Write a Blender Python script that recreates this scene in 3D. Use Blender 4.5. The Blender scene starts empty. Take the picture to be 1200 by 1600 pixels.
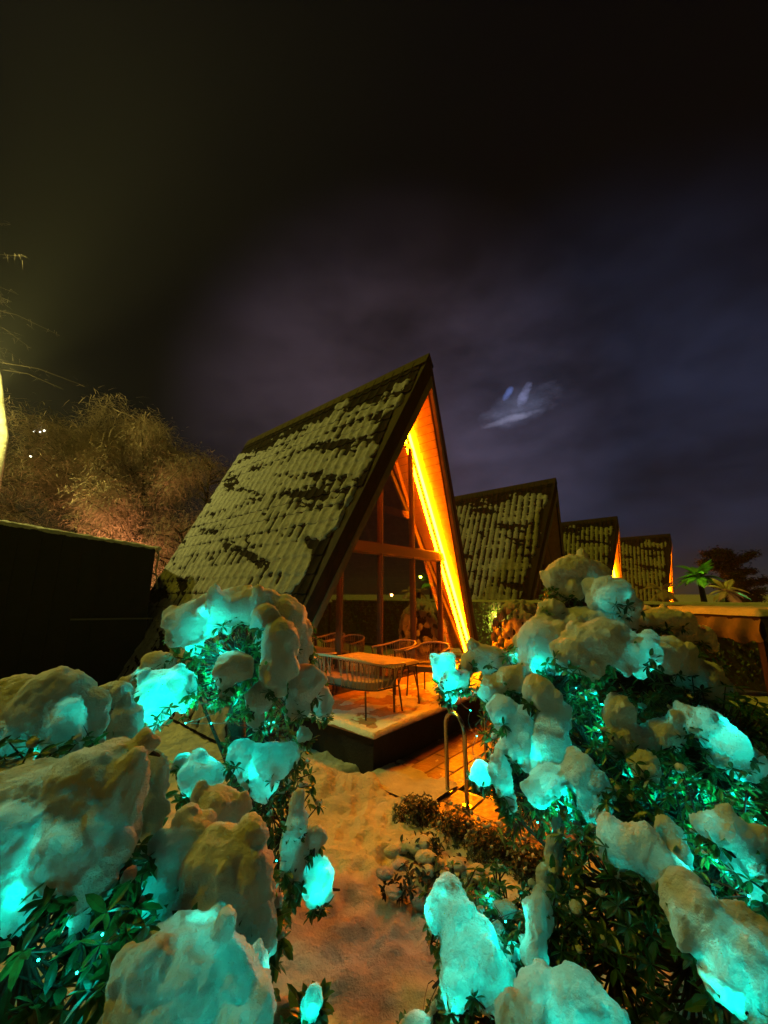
import bpy, bmesh, math, random
import numpy as np
from mathutils import Vector, Matrix, Euler

random.seed(7)
rng = np.random.default_rng(7)
S = bpy.context.scene
C = S.collection
PI = math.pi

# ------------------------------------------------------------------ camera
EYE = 2.05                       # metres above the paving by the pool
PITCH = math.radians(12.04)
cam_d = bpy.data.cameras.new('camera')
cam_d.sensor_fit = 'VERTICAL'
cam_d.sensor_height = 36
cam_d.lens = 36 * 600 / 1600
cam_d.clip_start = 0.05
cam_d.clip_end = 2000
cam = bpy.data.objects.new('camera', cam_d)
C.objects.link(cam)
cam.location = (0, 0, EYE)
cam.rotation_euler = (PI / 2 + PITCH, 0, 0)
S.camera = cam

CP, SP = math.cos(PITCH), math.sin(PITCH)


def at(x, y, Y):
    """surveyed point: bearing measured on the photograph, Y metres ahead of the camera"""
    up = -(y - 800) * CP + 600 * SP
    fw = 600 * CP + (y - 800) * SP
    s = Y / fw
    return Vector(((x - 600) * s, Y, EYE + up * s))


# ------------------------------------------------------------------ world: night sky with cloud lit by the moon
SUN_EL, SUN_AZ = math.radians(56), math.radians(288)
world = bpy.data.worlds.new('World')
S.world = world
world.use_nodes = True
wn = world.node_tree
for n in list(wn.nodes):
    wn.nodes.remove(n)


def N(tree, kind, **kw):
    n = tree.nodes.new(kind)
    for k, v in kw.items():
        if k.startswith('i_'):
            key = k[2:]
            key = int(key) if key.isdigit() else key.replace('_', ' ')
            n.inputs[key].default_value = v
        else:
            setattr(n, k, v)
    return n


def sky_nodes():
    t = wn
    L = t.links.new
    out = N(t, 'ShaderNodeOutputWorld')
    bg = N(t, 'ShaderNodeBackground')
    co = N(t, 'ShaderNodeTexCoord')
    D = co.outputs['Generated']

    def math_(op, a, b=None, clamp=False):
        m = N(t, 'ShaderNodeMath', operation=op)
        m.use_clamp = clamp
        for i, v in enumerate((a, b)):
            if v is None:
                continue
            if isinstance(v, (int, float)):
                m.inputs[i].default_value = v
            else:
                L(v, m.inputs[i])
        return m.outputs[0]

    def vdot(v):
        m = N(t, 'ShaderNodeVectorMath', operation='DOT_PRODUCT')
        L(D, m.inputs[0])
        m.inputs[1].default_value = v
        return m.outputs['Value']

    def lobe(d, inner, outer, power=1.0):
        dd = Vector(d).normalized()
        r = N(t, 'ShaderNodeMapRange', clamp=True)
        r.interpolation_type = 'SMOOTHSTEP'
        L(vdot(dd), r.inputs[0])
        r.inputs[1].default_value = math.cos(math.radians(outer))
        r.inputs[2].default_value = math.cos(math.radians(inner))
        return r.outputs[0]

    def noise(scale, detail, rough, stretch=(1, 1, 1), off=(0, 0, 0)):
        mp = N(t, 'ShaderNodeMapping')
        mp.inputs['Scale'].default_value = stretch
        mp.inputs['Location'].default_value = off
        L(D, mp.inputs[0])
        n = N(t, 'ShaderNodeTexNoise')
        n.inputs['Scale'].default_value = scale
        n.inputs['Detail'].default_value = detail
        n.inputs['Roughness'].default_value = rough
        L(mp.outputs[0], n.inputs['Vector'])
        return n.outputs[0]

    def scale_col(col, f):
        m = N(t, 'ShaderNodeVectorMath', operation='SCALE')
        m.inputs[0].default_value = col
        if isinstance(f, (int, float)):
            m.inputs['Scale'].default_value = f
        else:
            L(f, m.inputs['Scale'])
        return m.outputs[0]

    def add(a, b):
        m = N(t, 'ShaderNodeVectorMath', operation='ADD')
        L(a, m.inputs[0])
        L(b, m.inputs[1])
        return m.outputs[0]

    sky = N(t, 'ShaderNodeTexSky', sky_type='NISHITA')
    sky.sun_disc = False
    sky.sun_elevation = SUN_EL
    sky.sun_rotation = SUN_AZ
    sk = N(t, 'ShaderNodeVectorMath', operation='SCALE')
    L(sky.outputs[0], sk.inputs[0])
    sk.inputs['Scale'].default_value = 0.0002
    n1 = noise(2.1, 6, .58, (1, 1, 2.2), (3.1, .4, 0))
    n1 = math_('MULTIPLY_ADD', n1, 2.6)
    n1.node.inputs[2].default_value = -.55
    n1 = math_('MAXIMUM', n1, .12)
    acc = add(sk.outputs[0], scale_col((.0007, .0006, .0012), 1.0))
    # town glow on the low cloud: broad, violet
    acc = add(acc, scale_col((.042, .029, .040), math_('MULTIPLY', lobe((0.02, 1, .40), 0, 33), n1)))
    acc = add(acc, scale_col((.017, .021, .046), math_('MULTIPLY', lobe((.60, 1, .26), 2, 38), n1)))
    acc = add(acc, scale_col((.012, .010, .003), lobe((-1.25, 1, .42), 0, 16)))
    # the moonlit hole in the cloud
    def ellipse(px, py, w, h, tilt, warp, wscale, seed):
        # soft elongated patch of cloud round a bearing, its outline frayed by noise
        v = (at(px, py, 1.0) - Vector((0, 0, EYE))).normalized()
        e1 = v.cross(Vector((0, 0, 1))).normalized()
        e2 = e1.cross(v)
        a_ = e1 * math.cos(tilt) + e2 * math.sin(tilt)
        b_ = -e1 * math.sin(tilt) + e2 * math.cos(tilt)
        x_ = math_('DIVIDE', math_('SUBTRACT', vdot(a_), v.dot(a_)), w)
        y_ = math_('DIVIDE', math_('SUBTRACT', vdot(b_), v.dot(b_)), h)
        d2 = math_('ADD', math_('MULTIPLY', x_, x_), math_('MULTIPLY', y_, y_))
        nz_ = noise(wscale, 5, .62, (1, 1, 1.6), (seed, .3, .2))
        d2 = math_('ADD', d2, math_('MULTIPLY', math_('SUBTRACT', nz_, .5), warp))
        front = math_('GREATER_THAN', vdot(v), 0.0)
        return math_('MULTIPLY', math_('SUBTRACT', 1.0, d2, True), front)
    n2 = noise(30, 5, .6, (.8, .8, 1.9), (0, .3, .2))
    n2 = math_('MULTIPLY', math_('SUBTRACT', n2, .33, True), 1.0)
    acc = add(acc, scale_col((.006, .007, .014), lobe((.37, 1, .51), 0, 11)))
    acc = add(acc, scale_col((.14, .155, .25), math_('MULTIPLY', ellipse(816, 638, .105, .038, .25, 3.6, 16, 1.0), n2)))
    acc = add(acc, scale_col((.030, .034, .060), ellipse(812, 634, .080, .044, .25, 2.2, 9, 7.0)))
    acc = add(acc, scale_col((.10, .10, .15), math_('MULTIPLY', ellipse(800, 654, .065, .010, .16, 3.0, 18, 2.0), 1.0)))
    acc = add(acc, scale_col((.06, .10, .30), ellipse(794, 614, .020, .009, .95, 2.0, 40, 3.0)))
    acc = add(acc, scale_col((.10, .11, .21), ellipse(820, 616, .034, .012, 1.05, 3.0, 30, 4.0)))
    L(acc, bg.inputs[0])
    bg.inputs[1].default_value = 1.0
    L(bg.outputs[0], out.inputs[0])


sky_nodes()
world.cycles.sampling_method = 'MANUAL'
world.cycles.sample_map_resolution = 512

sun_d = bpy.data.lights.new('sun', 'SUN')
sun_d.energy = 0.85
sun_d.angle = math.radians(7)
sun_d.color = (1.0, .80, .03)
sun = bpy.data.objects.new('sun', sun_d)
C.objects.link(sun)
sd = Vector((math.sin(SUN_AZ) * math.cos(SUN_EL), math.cos(SUN_AZ) * math.cos(SUN_EL), math.sin(SUN_EL)))
sun.rotation_euler = sd.to_track_quat('Z', 'Y').to_euler()

S.view_settings.view_transform = 'Standard'
S.view_settings.look = 'None'
S.view_settings.exposure = 0
S.view_settings.gamma = 1
S.view_settings.use_curve_mapping = False
S.render.engine = 'CYCLES'
S.cycles.use_denoising = True
S.cycles.max_bounces = 8
S.cycles.diffuse_bounces = 3
S.cycles.glossy_bounces = 3
S.cycles.transmission_bounces = 3
S.cycles.transparent_max_bounces = 8
S.cycles.sample_clamp_indirect = 3
S.cycles.caustics_reflective = False
S.cycles.caustics_refractive = False
S.cycles.volume_bounces = 0
HAZE = .0006

# ------------------------------------------------------------------ frames of reference
QV = Vector((.655, .7555, 0)).normalized()     # along the row of cabins
RV = Vector((-QV.y, QV.x, 0))                  # from the facades back along the ridges
YAW = math.atan2(QV.y, QV.x)
FAC = 5.235                                    # facade plane of the first cabin, measured along RV
DECK = 0.40


def qr(q, r, z=0.0):
    v = QV * q + RV * r
    return Vector((v.x, v.y, z))


def to_qr(x, y):
    return x * QV.x + y * QV.y, x * RV.x + y * RV.y


# ------------------------------------------------------------------ noise
_perm = np.random.default_rng(3).permutation(4096)
_g3 = np.random.default_rng(4).normal(size=(4096, 3))
_g3 /= np.linalg.norm(_g3, axis=1)[:, None]


def pnoise(x, y, z=0.0, seed=0):
    x, y, z = np.broadcast_arrays(np.asarray(x, float), np.asarray(y, float), np.asarray(z, float))
    xi, yi, zi = np.floor(x).astype(int), np.floor(y).astype(int), np.floor(z).astype(int)
    xf, yf, zf = x - xi, y - yi, z - zi
    f = lambda t: t * t * t * (t * (t * 6 - 15) + 10)
    u, v, w = f(xf), f(yf), f(zf)

    def g(i, j, k):
        h = _perm[(_perm[(_perm[(xi + i + seed * 17) & 4095] + yi + j) & 4095] + zi + k) & 4095]
        gr = _g3[h]
        return gr[..., 0] * (xf - i) + gr[..., 1] * (yf - j) + gr[..., 2] * (zf - k)
    l = lambda a, b, t: a + (b - a) * t
    return l(l(l(g(0, 0, 0), g(1, 0, 0), u), l(g(0, 1, 0), g(1, 1, 0), u), v),
             l(l(g(0, 0, 1), g(1, 0, 1), u), l(g(0, 1, 1), g(1, 1, 1), u), v), w) * 1.6


def fbm(x, y, z=0.0, oct=4, seed=0, gain=.5):
    a, s, t = 1.0, 0.0, 0.0
    for o in range(oct):
        s = s + a * pnoise(np.asarray(x) * 2 ** o, np.asarray(y) * 2 ** o, np.asarray(z) * 2 ** o, seed + o)
        t += a
        a *= gain
    return s / t


def sstep(a, b, x):
    t = np.clip((np.asarray(x, float) - a) / (b - a), 0, 1)
    return t * t * (3 - 2 * t)


# ------------------------------------------------------------------ materials
MATS = {}


def mat(name, col, rough=.7, metal=0.0, var=0.0, vscale=6.0, bump=0.0, bscale=40.0, spec=.5, col2=None, coat=0.0,
        trans=None, detail=5, stretch=(1, 1, 1)):
    if name in MATS:
        return MATS[name]
    m = bpy.data.materials.new(name)
    m.use_nodes = True
    t = m.node_tree
    L = t.links.new
    b = t.nodes['Principled BSDF']
    b.inputs['Base Color'].default_value = (*col, 1)
    b.inputs['Roughness'].default_value = rough
    b.inputs['Metallic'].default_value = metal
    b.inputs['Specular IOR Level'].default_value = spec
    b.inputs['Coat Weight'].default_value = coat
    geo = N(t, 'ShaderNodeNewGeometry')
    mp = N(t, 'ShaderNodeMapping')
    mp.inputs['Scale'].default_value = stretch
    L(geo.outputs['Position'], mp.inputs[0])
    if var or col2:
        n = N(t, 'ShaderNodeTexNoise')
        n.inputs['Scale'].default_value = vscale
        n.inputs['Detail'].default_value = detail
        n.inputs['Roughness'].default_value = .6
        L(mp.outputs[0], n.inputs['Vector'])
        r = N(t, 'ShaderNodeValToRGB')
        c2 = col2 or tuple(min(1, c * (1 + var)) for c in col)
        c1 = col if col2 else tuple(c * (1 - var) for c in col)
        r.color_ramp.elements[0].position = .32
        r.color_ramp.elements[1].position = .68
        r.color_ramp.elements[0].color = (*c1, 1)
        r.color_ramp.elements[1].color = (*c2, 1)
        L(n.outputs[0], r.inputs[0])
        L(r.outputs[0], b.inputs['Base Color'])
    if bump:
        n = N(t, 'ShaderNodeTexNoise')
        n.inputs['Scale'].default_value = bscale
        n.inputs['Detail'].default_value = 6
        n.inputs['Roughness'].default_value = .65
        L(mp.outputs[0], n.inputs['Vector'])
        bp = N(t, 'ShaderNodeBump')
        bp.inputs['Strength'].default_value = min(1, bump)
        bp.inputs['Distance'].default_value = .02 * max(1, bump)
        L(n.outputs[0], bp.inputs['Height'])
        L(bp.outputs[0], b.inputs['Normal'])
    if trans:
        # light that has entered the snow is swallowed there instead of bouncing about
        bk = N(t, 'ShaderNodeMixShader')
        dk = N(t, 'ShaderNodeBsdfDiffuse')
        dk.inputs[0].default_value = (.02, .02, .02, 1)
        L(geo.outputs['Backfacing'], bk.inputs[0])
        L(b.outputs[0], bk.inputs[1])
        L(dk.outputs[0], bk.inputs[2])
        tr = N(t, 'ShaderNodeBsdfTranslucent')
        tr.inputs[0].default_value = (*trans[1], 1)
        # packed and loose snow let through different amounts of light
        tn = N(t, 'ShaderNodeTexNoise')
        tn.inputs['Scale'].default_value = 26
        tn.inputs['Detail'].default_value = 8
        tn.inputs['Roughness'].default_value = .75
        L(geo.outputs['Position'], tn.inputs['Vector'])
        tm = N(t, 'ShaderNodeMapRange')
        tm.inputs[1].default_value = .38
        tm.inputs[2].default_value = .62
        tm.inputs[3].default_value = trans[0] * .55
        tm.inputs[4].default_value = min(.9, trans[0] * 1.5)
        t2 = N(t, 'ShaderNodeTexNoise')
        t2.inputs['Scale'].default_value = 95
        t2.inputs['Detail'].default_value = 3
        L(geo.outputs['Position'], t2.inputs['Vector'])
        ta = N(t, 'ShaderNodeMath', operation='MULTIPLY_ADD')
        ta.inputs[1].default_value = .45
        tb = N(t, 'ShaderNodeMath', operation='MULTIPLY')
        tb.inputs[1].default_value = .55
        L(t2.outputs[0], ta.inputs[0])
        L(tn.outputs[0], tb.inputs[0])
        L(tb.outputs[0], ta.inputs[2])
        L(ta.outputs[0], tm.inputs[0])
        mx = N(t, 'ShaderNodeMixShader')
        L(tm.outputs[0], mx.inputs[0])
        L((bk if name == 'snow' else b).outputs[0], mx.inputs[1])
        L(tr.outputs[0], mx.inputs[2])
        L(mx.outputs[0], t.nodes['Material Output'].inputs[0])
    MATS[name] = m
    return m


def emit(name, col, strength):
    m = bpy.data.materials.new(name)
    m.use_nodes = True
    b = m.node_tree.nodes['Principled BSDF']
    b.inputs['Base Color'].default_value = (*col, 1)
    b.inputs['Emission Color'].default_value = (*col, 1)
    b.inputs['Emission Strength'].default_value = strength
    MATS[name] = m
    return m


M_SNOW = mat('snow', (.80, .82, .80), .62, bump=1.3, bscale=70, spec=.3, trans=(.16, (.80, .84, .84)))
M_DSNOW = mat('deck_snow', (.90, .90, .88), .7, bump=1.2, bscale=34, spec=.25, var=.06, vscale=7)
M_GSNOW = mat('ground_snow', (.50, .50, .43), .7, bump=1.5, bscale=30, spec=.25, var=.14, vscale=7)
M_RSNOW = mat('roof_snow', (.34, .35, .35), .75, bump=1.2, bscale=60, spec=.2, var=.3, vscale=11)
M_TILE = mat('roof_tile', (.016, .012, .009), .9, spec=.06, bump=.5, bscale=30, var=.35, vscale=3)
M_DWOOD = mat('dark_timber', (.026, .017, .011), .7, spec=.12, bump=.4, bscale=20, var=.3, vscale=9, stretch=(1, 1, .3))
M_TRIM = mat('fascia_trim', (.16, .13, .08), .55, bump=.3, bscale=30, var=.2)
M_SOFF = mat('soffit_pine', (.46, .26, .11), .5, bump=.4, bscale=24, col2=(.34, .17, .06), vscale=7)
M_INT = mat('interior_pine', (.50, .27, .11), .6, bump=.3, var=.2)
M_FRAME = mat('window_frame', (.26, .15, .09), .4, bump=.1)
M_CONC = mat('plinth_concrete', (.018, .016, .015), .9, bump=.6, bscale=30, var=.3)
M_SLAB = mat('paving_slab', (.66, .40, .24), .45, bump=.5, bscale=22, col2=(.40, .22, .12), vscale=8)
M_SLABW = mat('wet_paving', (.17, .085, .05), .30, bump=.6, bscale=16, col2=(.11, .055, .03), vscale=5)
M_LEAF = mat('evergreen_leaf', (.022, .060, .022), .28, var=.5, vscale=14, spec=.6, bump=.15, bscale=60,
             trans=(.22, (.10, .45, .10)))
M_LEAFD = mat('dark_leaf', (.018, .028, .012), .5, var=.4, vscale=14)
M_BARK = mat('bark', (.040, .028, .018), .85, bump=.8, bscale=50, var=.3)
M_STEEL = mat('brushed_steel', (.55, .55, .55), .22, metal=1)
M_ROPE = mat('rope', (.38, .30, .22), .85, bump=.4, bscale=200)
M_RIM = mat('chair_frame', (.70, .55, .42), .55)
M_LEG = mat('chair_leg', (.05, .035, .03), .5)
M_SHED = mat('shed_board', (.006, .006, .006), .8, bump=.3, var=.3)
M_WALL = mat('ivy_wall', (.07, .055, .035), .9, bump=.8, bscale=25, var=.3)
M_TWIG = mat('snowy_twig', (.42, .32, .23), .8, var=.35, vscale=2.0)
M_TWIGD = mat('shaded_twig', (.16, .13, .10), .8, var=.35, vscale=2.0)  # darker copy of the snowy twig, with the dimness put into the colour
M_CLOTH = mat('canopy_cloth', (.09, .075, .05), .85, bump=.3, bscale=10, var=.2)
M_CUSH = mat('cushion', (.30, .26, .22), .9, bump=.3)
M_POOLT = mat('pool_tile', (.02, .12, .11), .3, var=.3, vscale=12)
M_FROND = mat('palm_frond', (.10, .30, .08), .5, var=.3, vscale=5)
M_DRYFR = mat('snowed_frond', (.42, .30, .20), .8, var=.3, vscale=6)
M_LED = emit('led_strip', (1.0, .185, .0006), 720)
M_LED2 = emit('led_strip_far', (1.0, .20, .001), 420)
M_BULB = emit('fairy_bulb', (.02, 1.0, .72), 12)
M_LAMPY = emit('lamp_yellow', (1.0, .92, .16), 22)
M_LAMPW = emit('lamp_warm', (1.0, .72, .35), 9)


def glass():
    m = bpy.data.materials.new('window_glass')
    m.use_nodes = True
    t = m.node_tree
    t.nodes.remove(t.nodes['Principled BSDF'])
    g = N(t, 'ShaderNodeBsdfGlossy')
    g.inputs['Roughness'].default_value = .015
    g.inputs['Color'].default_value = (.95, .95, .95, 1)
    tr = N(t, 'ShaderNodeBsdfTransparent')
    tr.inputs['Color'].default_value = (.86, .84, .80, 1)
    f = N(t, 'ShaderNodeFresnel')
    f.inputs['IOR'].default_value = 1.75
    ma = N(t, 'ShaderNodeMath', operation='MULTIPLY_ADD')
    ma.inputs[1].default_value = 1.9
    ma.inputs[2].default_value = .36
    ma.use_clamp = True
    mx = N(t, 'ShaderNodeMixShader')
    L = t.links.new
    L(f.outputs[0], ma.inputs[0])
    L(ma.outputs[0], mx.inputs[0])
    L(tr.outputs[0], mx.inputs[1])
    L(g.outputs[0], mx.inputs[2])
    L(mx.outputs[0], t.nodes['Material Output'].inputs[0])
    return m


M_GLASS = glass()


def water():
    m = mat('pool_water', (.004, .045, .042), .08, bump=.8, bscale=9, spec=.8)
    return m


M_WATER = water()


# ------------------------------------------------------------------ mesh building
class MB:
    def __init__(self):
        self.v, self.f = [], []

    def add(self, vs, fs):
        o = len(self.v)
        self.v += [tuple(p) for p in vs]
        self.f += [tuple(i + o for i in f) for f in fs]
        return self

    def box(self, x0, x1, y0, y1, z0, z1):
        vs = [(x, y, z) for z in (z0, z1) for y in (y0, y1) for x in (x0, x1)]
        return self.add(vs, [(0, 2, 3, 1), (4, 5, 7, 6), (0, 1, 5, 4), (2, 6, 7, 3), (0, 4, 6, 2), (1, 3, 7, 5)])

    def hexa(self, a, b):
        """prism between two equal polygons a and b"""
        n = len(a)
        fs = [tuple(range(n))[::-1], tuple(range(n, 2 * n))]
        fs += [(i, (i + 1) % n, (i + 1) % n + n, i + n) for i in range(n)]
        return self.add(list(a) + list(b), fs)

    def beam(self, p, q, w, h, up=(0, 0, 1)):
        p, q = Vector(p), Vector(q)
        d = (q - p).normalized()
        s = d.cross(Vector(up))
        if s.length < 1e-4:
            s = d.cross(Vector((1, 0, 0)))
        s.normalize()
        u = s.cross(d)
        c = [s * a * w / 2 + u * b * h / 2 for a, b in ((-1, -1), (1, -1), (1, 1), (-1, 1))]
        return self.hexa([p + k for k in c], [q + k for k in c])

    def tube(self, pts, rad, n=6, cap=True):
        pts = [Vector(p) for p in pts]
        m = len(pts)
        rs = rad if hasattr(rad, '__len__') else [rad] * m
        vs, prev = [], None
        for i, p in enumerate(pts):
            d = (pts[min(i + 1, m - 1)] - pts[max(i - 1, 0)])
            d = d.normalized() if d.length > 1e-9 else Vector((0, 0, 1))
            if prev is None:
                a = d.cross(Vector((0, 0, 1)))
                if a.length < .05:
                    a = d.cross(Vector((1, 0, 0)))
            else:
                a = prev - d * prev.dot(d)
            a.normalize()
            prev = a
            b = d.cross(a)
            for k in range(n):
                th = 2 * PI * k / n
                vs.append(p + (a * math.cos(th) + b * math.sin(th)) * rs[i])
        fs = [(i * n + k, i * n + (k + 1) % n, (i + 1) * n + (k + 1) % n, (i + 1) * n + k)
              for i in range(m - 1) for k in range(n)]
        if cap:
            fs += [tuple(range(n))[::-1], tuple(range((m - 1) * n, m * n))]
        return self.add(vs, fs)

    def mesh(self, name, m=None, smooth=False):
        me = bpy.data.meshes.new(name)
        me.from_pydata(self.v, [], self.f)
        me.update()
        if m:
            me.materials.append(m)
        if smooth:
            me.polygons.foreach_set('use_smooth', [True] * len(me.polygons))
        return me

    def obj(self, name, m, parent=None, smooth=False, kind=None):
        return link(name, self.mesh(name, m, smooth), parent, kind)


def link(name, me, parent=None, kind=None):
    o = bpy.data.objects.new(name, me)
    C.objects.link(o)
    if parent is not None:
        o.parent = parent
    if kind:
        o['kind'] = kind
    return o


def np_mesh(name, verts, faces, m, parent=None, smooth=True, kind=None):
    me = bpy.data.meshes.new(name)
    verts = np.asarray(verts, np.float32)
    faces = np.asarray(faces, np.int32)
    k = faces.shape[1]
    me.vertices.add(len(verts))
    me.vertices.foreach_set('co', verts.ravel())
    me.loops.add(faces.size)
    me.loops.foreach_set('vertex_index', faces.ravel())
    me.polygons.add(len(faces))
    me.polygons.foreach_set('loop_start', np.arange(0, faces.size, k, dtype=np.int32))
    me.polygons.foreach_set('loop_total', np.full(len(faces), k, np.int32))
    me.polygons.foreach_set('use_smooth', np.full(len(faces), smooth))
    me.update(calc_edges=True)
    me.validate()
    me.materials.append(m)
    return link(name, me, parent, kind)


def thing(name, label, cat, loc=(0, 0, 0), rz=0.0, group=None):
    o = bpy.data.objects.new(name, None)
    C.objects.link(o)
    o.location = loc
    o.rotation_euler = (0, 0, rz)
    o.empty_display_size = .2
    o['label'] = label
    o['category'] = cat
    if group:
        o['group'] = group
    return o


def grid_faces(nu, nv, keep=None):
    i, j = np.meshgrid(np.arange(nu - 1), np.arange(nv - 1), indexing='ij')
    a = i * nv + j
    f = np.stack([a, a + nv, a + nv + 1, a + 1], -1).reshape(-1, 4)
    if keep is not None:
        f = f[keep.reshape(-1)]
    return f


def point_light(name, loc, power, col, radius=.03, parent=None):
    d = bpy.data.lights.new(name, 'POINT')
    d.energy = power
    d.color = col
    d.shadow_soft_size = radius
    o = bpy.data.objects.new(name, d)
    C.objects.link(o)
    o.location = loc
    if parent is not None:
        o.parent = parent
    return o


# ------------------------------------------------------------------ ground
POOL = (4.05, 10.5, -4.5, 2.42)      # q0 q1 r0 r1
PAVE_Q, PAVE_R = 3.42, 3.38
DECK_Q0 = 3.71


def ground_z(X, Y):
    X, Y = np.asarray(X, float), np.asarray(Y, float)
    q = X * QV.x + Y * QV.y
    r = X * RV.x + Y * RV.y
    z = .30 * sstep(5.0, 1.6, Y)
    near = sstep(14, 6, np.hypot(X, Y))
    z = z + near * (.055 * fbm(X * 1.3, Y * 1.3, 0, 3, 5) + .065 * fbm(X * 4.5, Y * 4.5, 0, 4, 9, .65) - .020 * np.abs(fbm(X * 9, Y * 9, 0, 3, 12)) + .010 * fbm(X * 16, Y * 16, 0, 2, 14))
    # bank of snow pushed up along the corner of the deck
    z = z + .22 * np.exp(-(((q - 3.05) / .32) ** 2 + ((r - 3.65) / .55) ** 2)) + .12 * np.exp(-(((q - 3.5) / .22) ** 2 + ((r - 3.1) / .3) ** 2))
    # shrub beds rise beside the path
    z = z + .18 * sstep(.35, 1.3, -X - .10) * sstep(5, 3, Y) + .1 * sstep(1.0, 1.8, X) * sstep(3.2, 2.2, Y)
    # footprints
    for (fx, fy, dd) in FOOT:
        wob = 1 + .35 * fbm(X * 9 + fx, Y * 9, 0, 2, 61)
        d2 = (((X - fx) / .060) ** 2 + ((Y - fy) / .145) ** 2) * wob
        z = z - dd * 1.1 * np.exp(-d2 ** 3) + dd * .3 * np.exp(-((np.sqrt(d2) - 1.45) / .35) ** 2)
    # bare strip below paving, pool and deck
    edge = PAVE_Q + .16 * fbm(X * 2.4, Y * 2.4, 0, 3, 31)
    under = sstep(0, .10, q - edge) * sstep(PAVE_R + .35, PAVE_R + .05, r) * sstep(-6.2, -6.0, r) * sstep(11.9, 11.8, q)
    z = z * (1 - under) - .25 * under
    inp = sstep(POOL[0] - .3, POOL[0] - .05, q) * sstep(POOL[1] + .3, POOL[1] + .05, q) * sstep(POOL[2] - .3, POOL[2] - .05, r) * sstep(POOL[3] + .3, POOL[3] + .05, r)
    z = z - 1.6 * inp
    far = sstep(25, 90, np.hypot(X, Y))
    return z + far * 1.0


FOOT = []
for (px, py, dd) in [(603, 1345, .07), (570, 1310, .05), (560, 1250, .05), (525, 1225, .04), (610, 1275, .05),
                     (540, 1300, .045), (600, 1395, .05), (545, 1440, .05), (600, 1470, .045), (520, 1370, .04),
                     (575, 1520, .045), (640, 1500, .04), (510, 1480, .035), (500, 1260, .03), (560, 1380, .04)]:
    p0 = at(px, py, 3.0)
    # intersect the bearing with the snow surface (about .1 m)
    k = (EYE - .12) / (EYE - p0.z)
    FOOT.append((p0.x * k, p0.y * k, dd * (1.0 if dd > .06 else .42)))


def build_ground():
    def axis(lo, f0, f1, hi, fine, n_out):
        a = f0 - (np.geomspace(.05, f0 - lo + .05, n_out) - .05)[1:][::-1]
        b = np.arange(f0, f1 + 1e-6, fine)
        c = f1 + (np.geomspace(.05, hi - f1 + .05, n_out) - .05)[1:]
        return np.concatenate([a, b, c])
    xs = axis(-600, -3.4, 2.6, 600, .025, 60)
    ys = axis(-200, .9, 7.2, 900, .025, 60)
    X, Y = np.meshgrid(xs, ys, indexing='ij')
    Z = ground_z(X, Y)
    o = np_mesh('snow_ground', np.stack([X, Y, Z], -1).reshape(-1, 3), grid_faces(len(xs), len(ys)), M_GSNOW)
    o['kind'] = 'structure'


build_ground()


def local_empty(name, kind=None):
    o = bpy.data.objects.new(name, None)
    C.objects.link(o)
    o.rotation_euler = (0, 0, YAW)
    if kind:
        o['kind'] = kind
    return o


# local frame of such an empty: x = q, y = r
# ---- pool terrace
ter = local_empty('pool_terrace', 'structure')
MB().box(PAVE_Q - .1, 12, POOL[3] + .005, PAVE_R - .01, -.25, -.012).box(PAVE_Q - .1, POOL[0] - .005, -6, POOL[3], -.25, -.012).obj('bedding', M_CONC, ter)
slab_me = {}


def slabs(q0, q1, r0, r1, w, d, m, parent, zt, gap=.008, name='paving_slab', th=.03, stagger=True):
    j, r = 0, r0
    while r < r1 - .05:
        rr = min(r + d, r1)
        q = q0 - (w / 2 if j % 2 and stagger else 0)
        while q < q1 - .02:
            a, b = max(q, q0), min(q + w, q1)
            if b - a > .06:
                key = (round(b - a, 3), round(rr - r, 3), m.name)
                if key not in slab_me:
                    k = MB()
                    hw, hd, e = (b - a - gap) / 2, (rr - r - gap) / 2, .006
                    lo = [(-hw, -hd, -th), (hw, -hd, -th), (hw, hd, -th), (-hw, hd, -th)]
                    mi = [(x, y, -e) for x, y, _ in lo]
                    hi = [(x * (1 - e / hw), y * (1 - e / hd), 0) for x, y, _ in lo]
                    k.add(lo + mi + hi, [(0, 3, 2, 1)] + [(i, (i + 1) % 4, (i + 1) % 4 + 4, i + 4) for i in range(4)] +
                          [(i + 4, (i + 1) % 4 + 4, (i + 1) % 4 + 8, i + 8) for i in range(4)] + [(8, 9, 10, 11)])
                    slab_me[key] = k.mesh(name, m)
                o = link(name, slab_me[key], parent)
                o.location = ((a + b) / 2, (r + rr) / 2, zt + random.uniform(-.003, .003))
                o.rotation_euler = (random.uniform(-.004, .004), random.uniform(-.004, .004), 0)
            q += w
        r = rr
        j += 1


slabs(PAVE_Q - .05, 11.9, POOL[3], PAVE_R - .02, .62, .24, M_SLABW, ter, .02)
slabs(PAVE_Q - .05, POOL[0], -2.2, POOL[3], .31, .48, M_SLABW, ter, .02, stagger=False)
# ---- pool
pool = local_empty('swimming_pool', 'structure')
q0, q1, r0, r1 = POOL
pb = MB()
pb.box(q0, q1, r0, r1, -1.5, -1.4)
pb.box(q0, q0 + .05, r0, r1, -1.4, -.02).box(q0 + .05, q1, r1 - .05, r1, -1.4, -.02)
pb.box(q1 - .05, q1, r0, r1 - .05, -1.4, -.02).box(q0 + .05, q1 - .05, r0, r0 + .05, -1.4, -.02)
pb.obj('basin', M_POOLT, pool)
xs = np.arange(q0 + .05, q1 - .05, .05)
ys = np.arange(r0 + .05, r1 - .05, .05)
X, Y = np.meshgrid(xs, ys, indexing='ij')
Z = -.10 + .006 * fbm(X * 4, Y * 4, 0, 3, 44)
np_mesh('pool_water', np.stack([X, Y, Z], -1).reshape(-1, 3), grid_faces(len(xs), len(ys)), M_WATER, pool)

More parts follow.
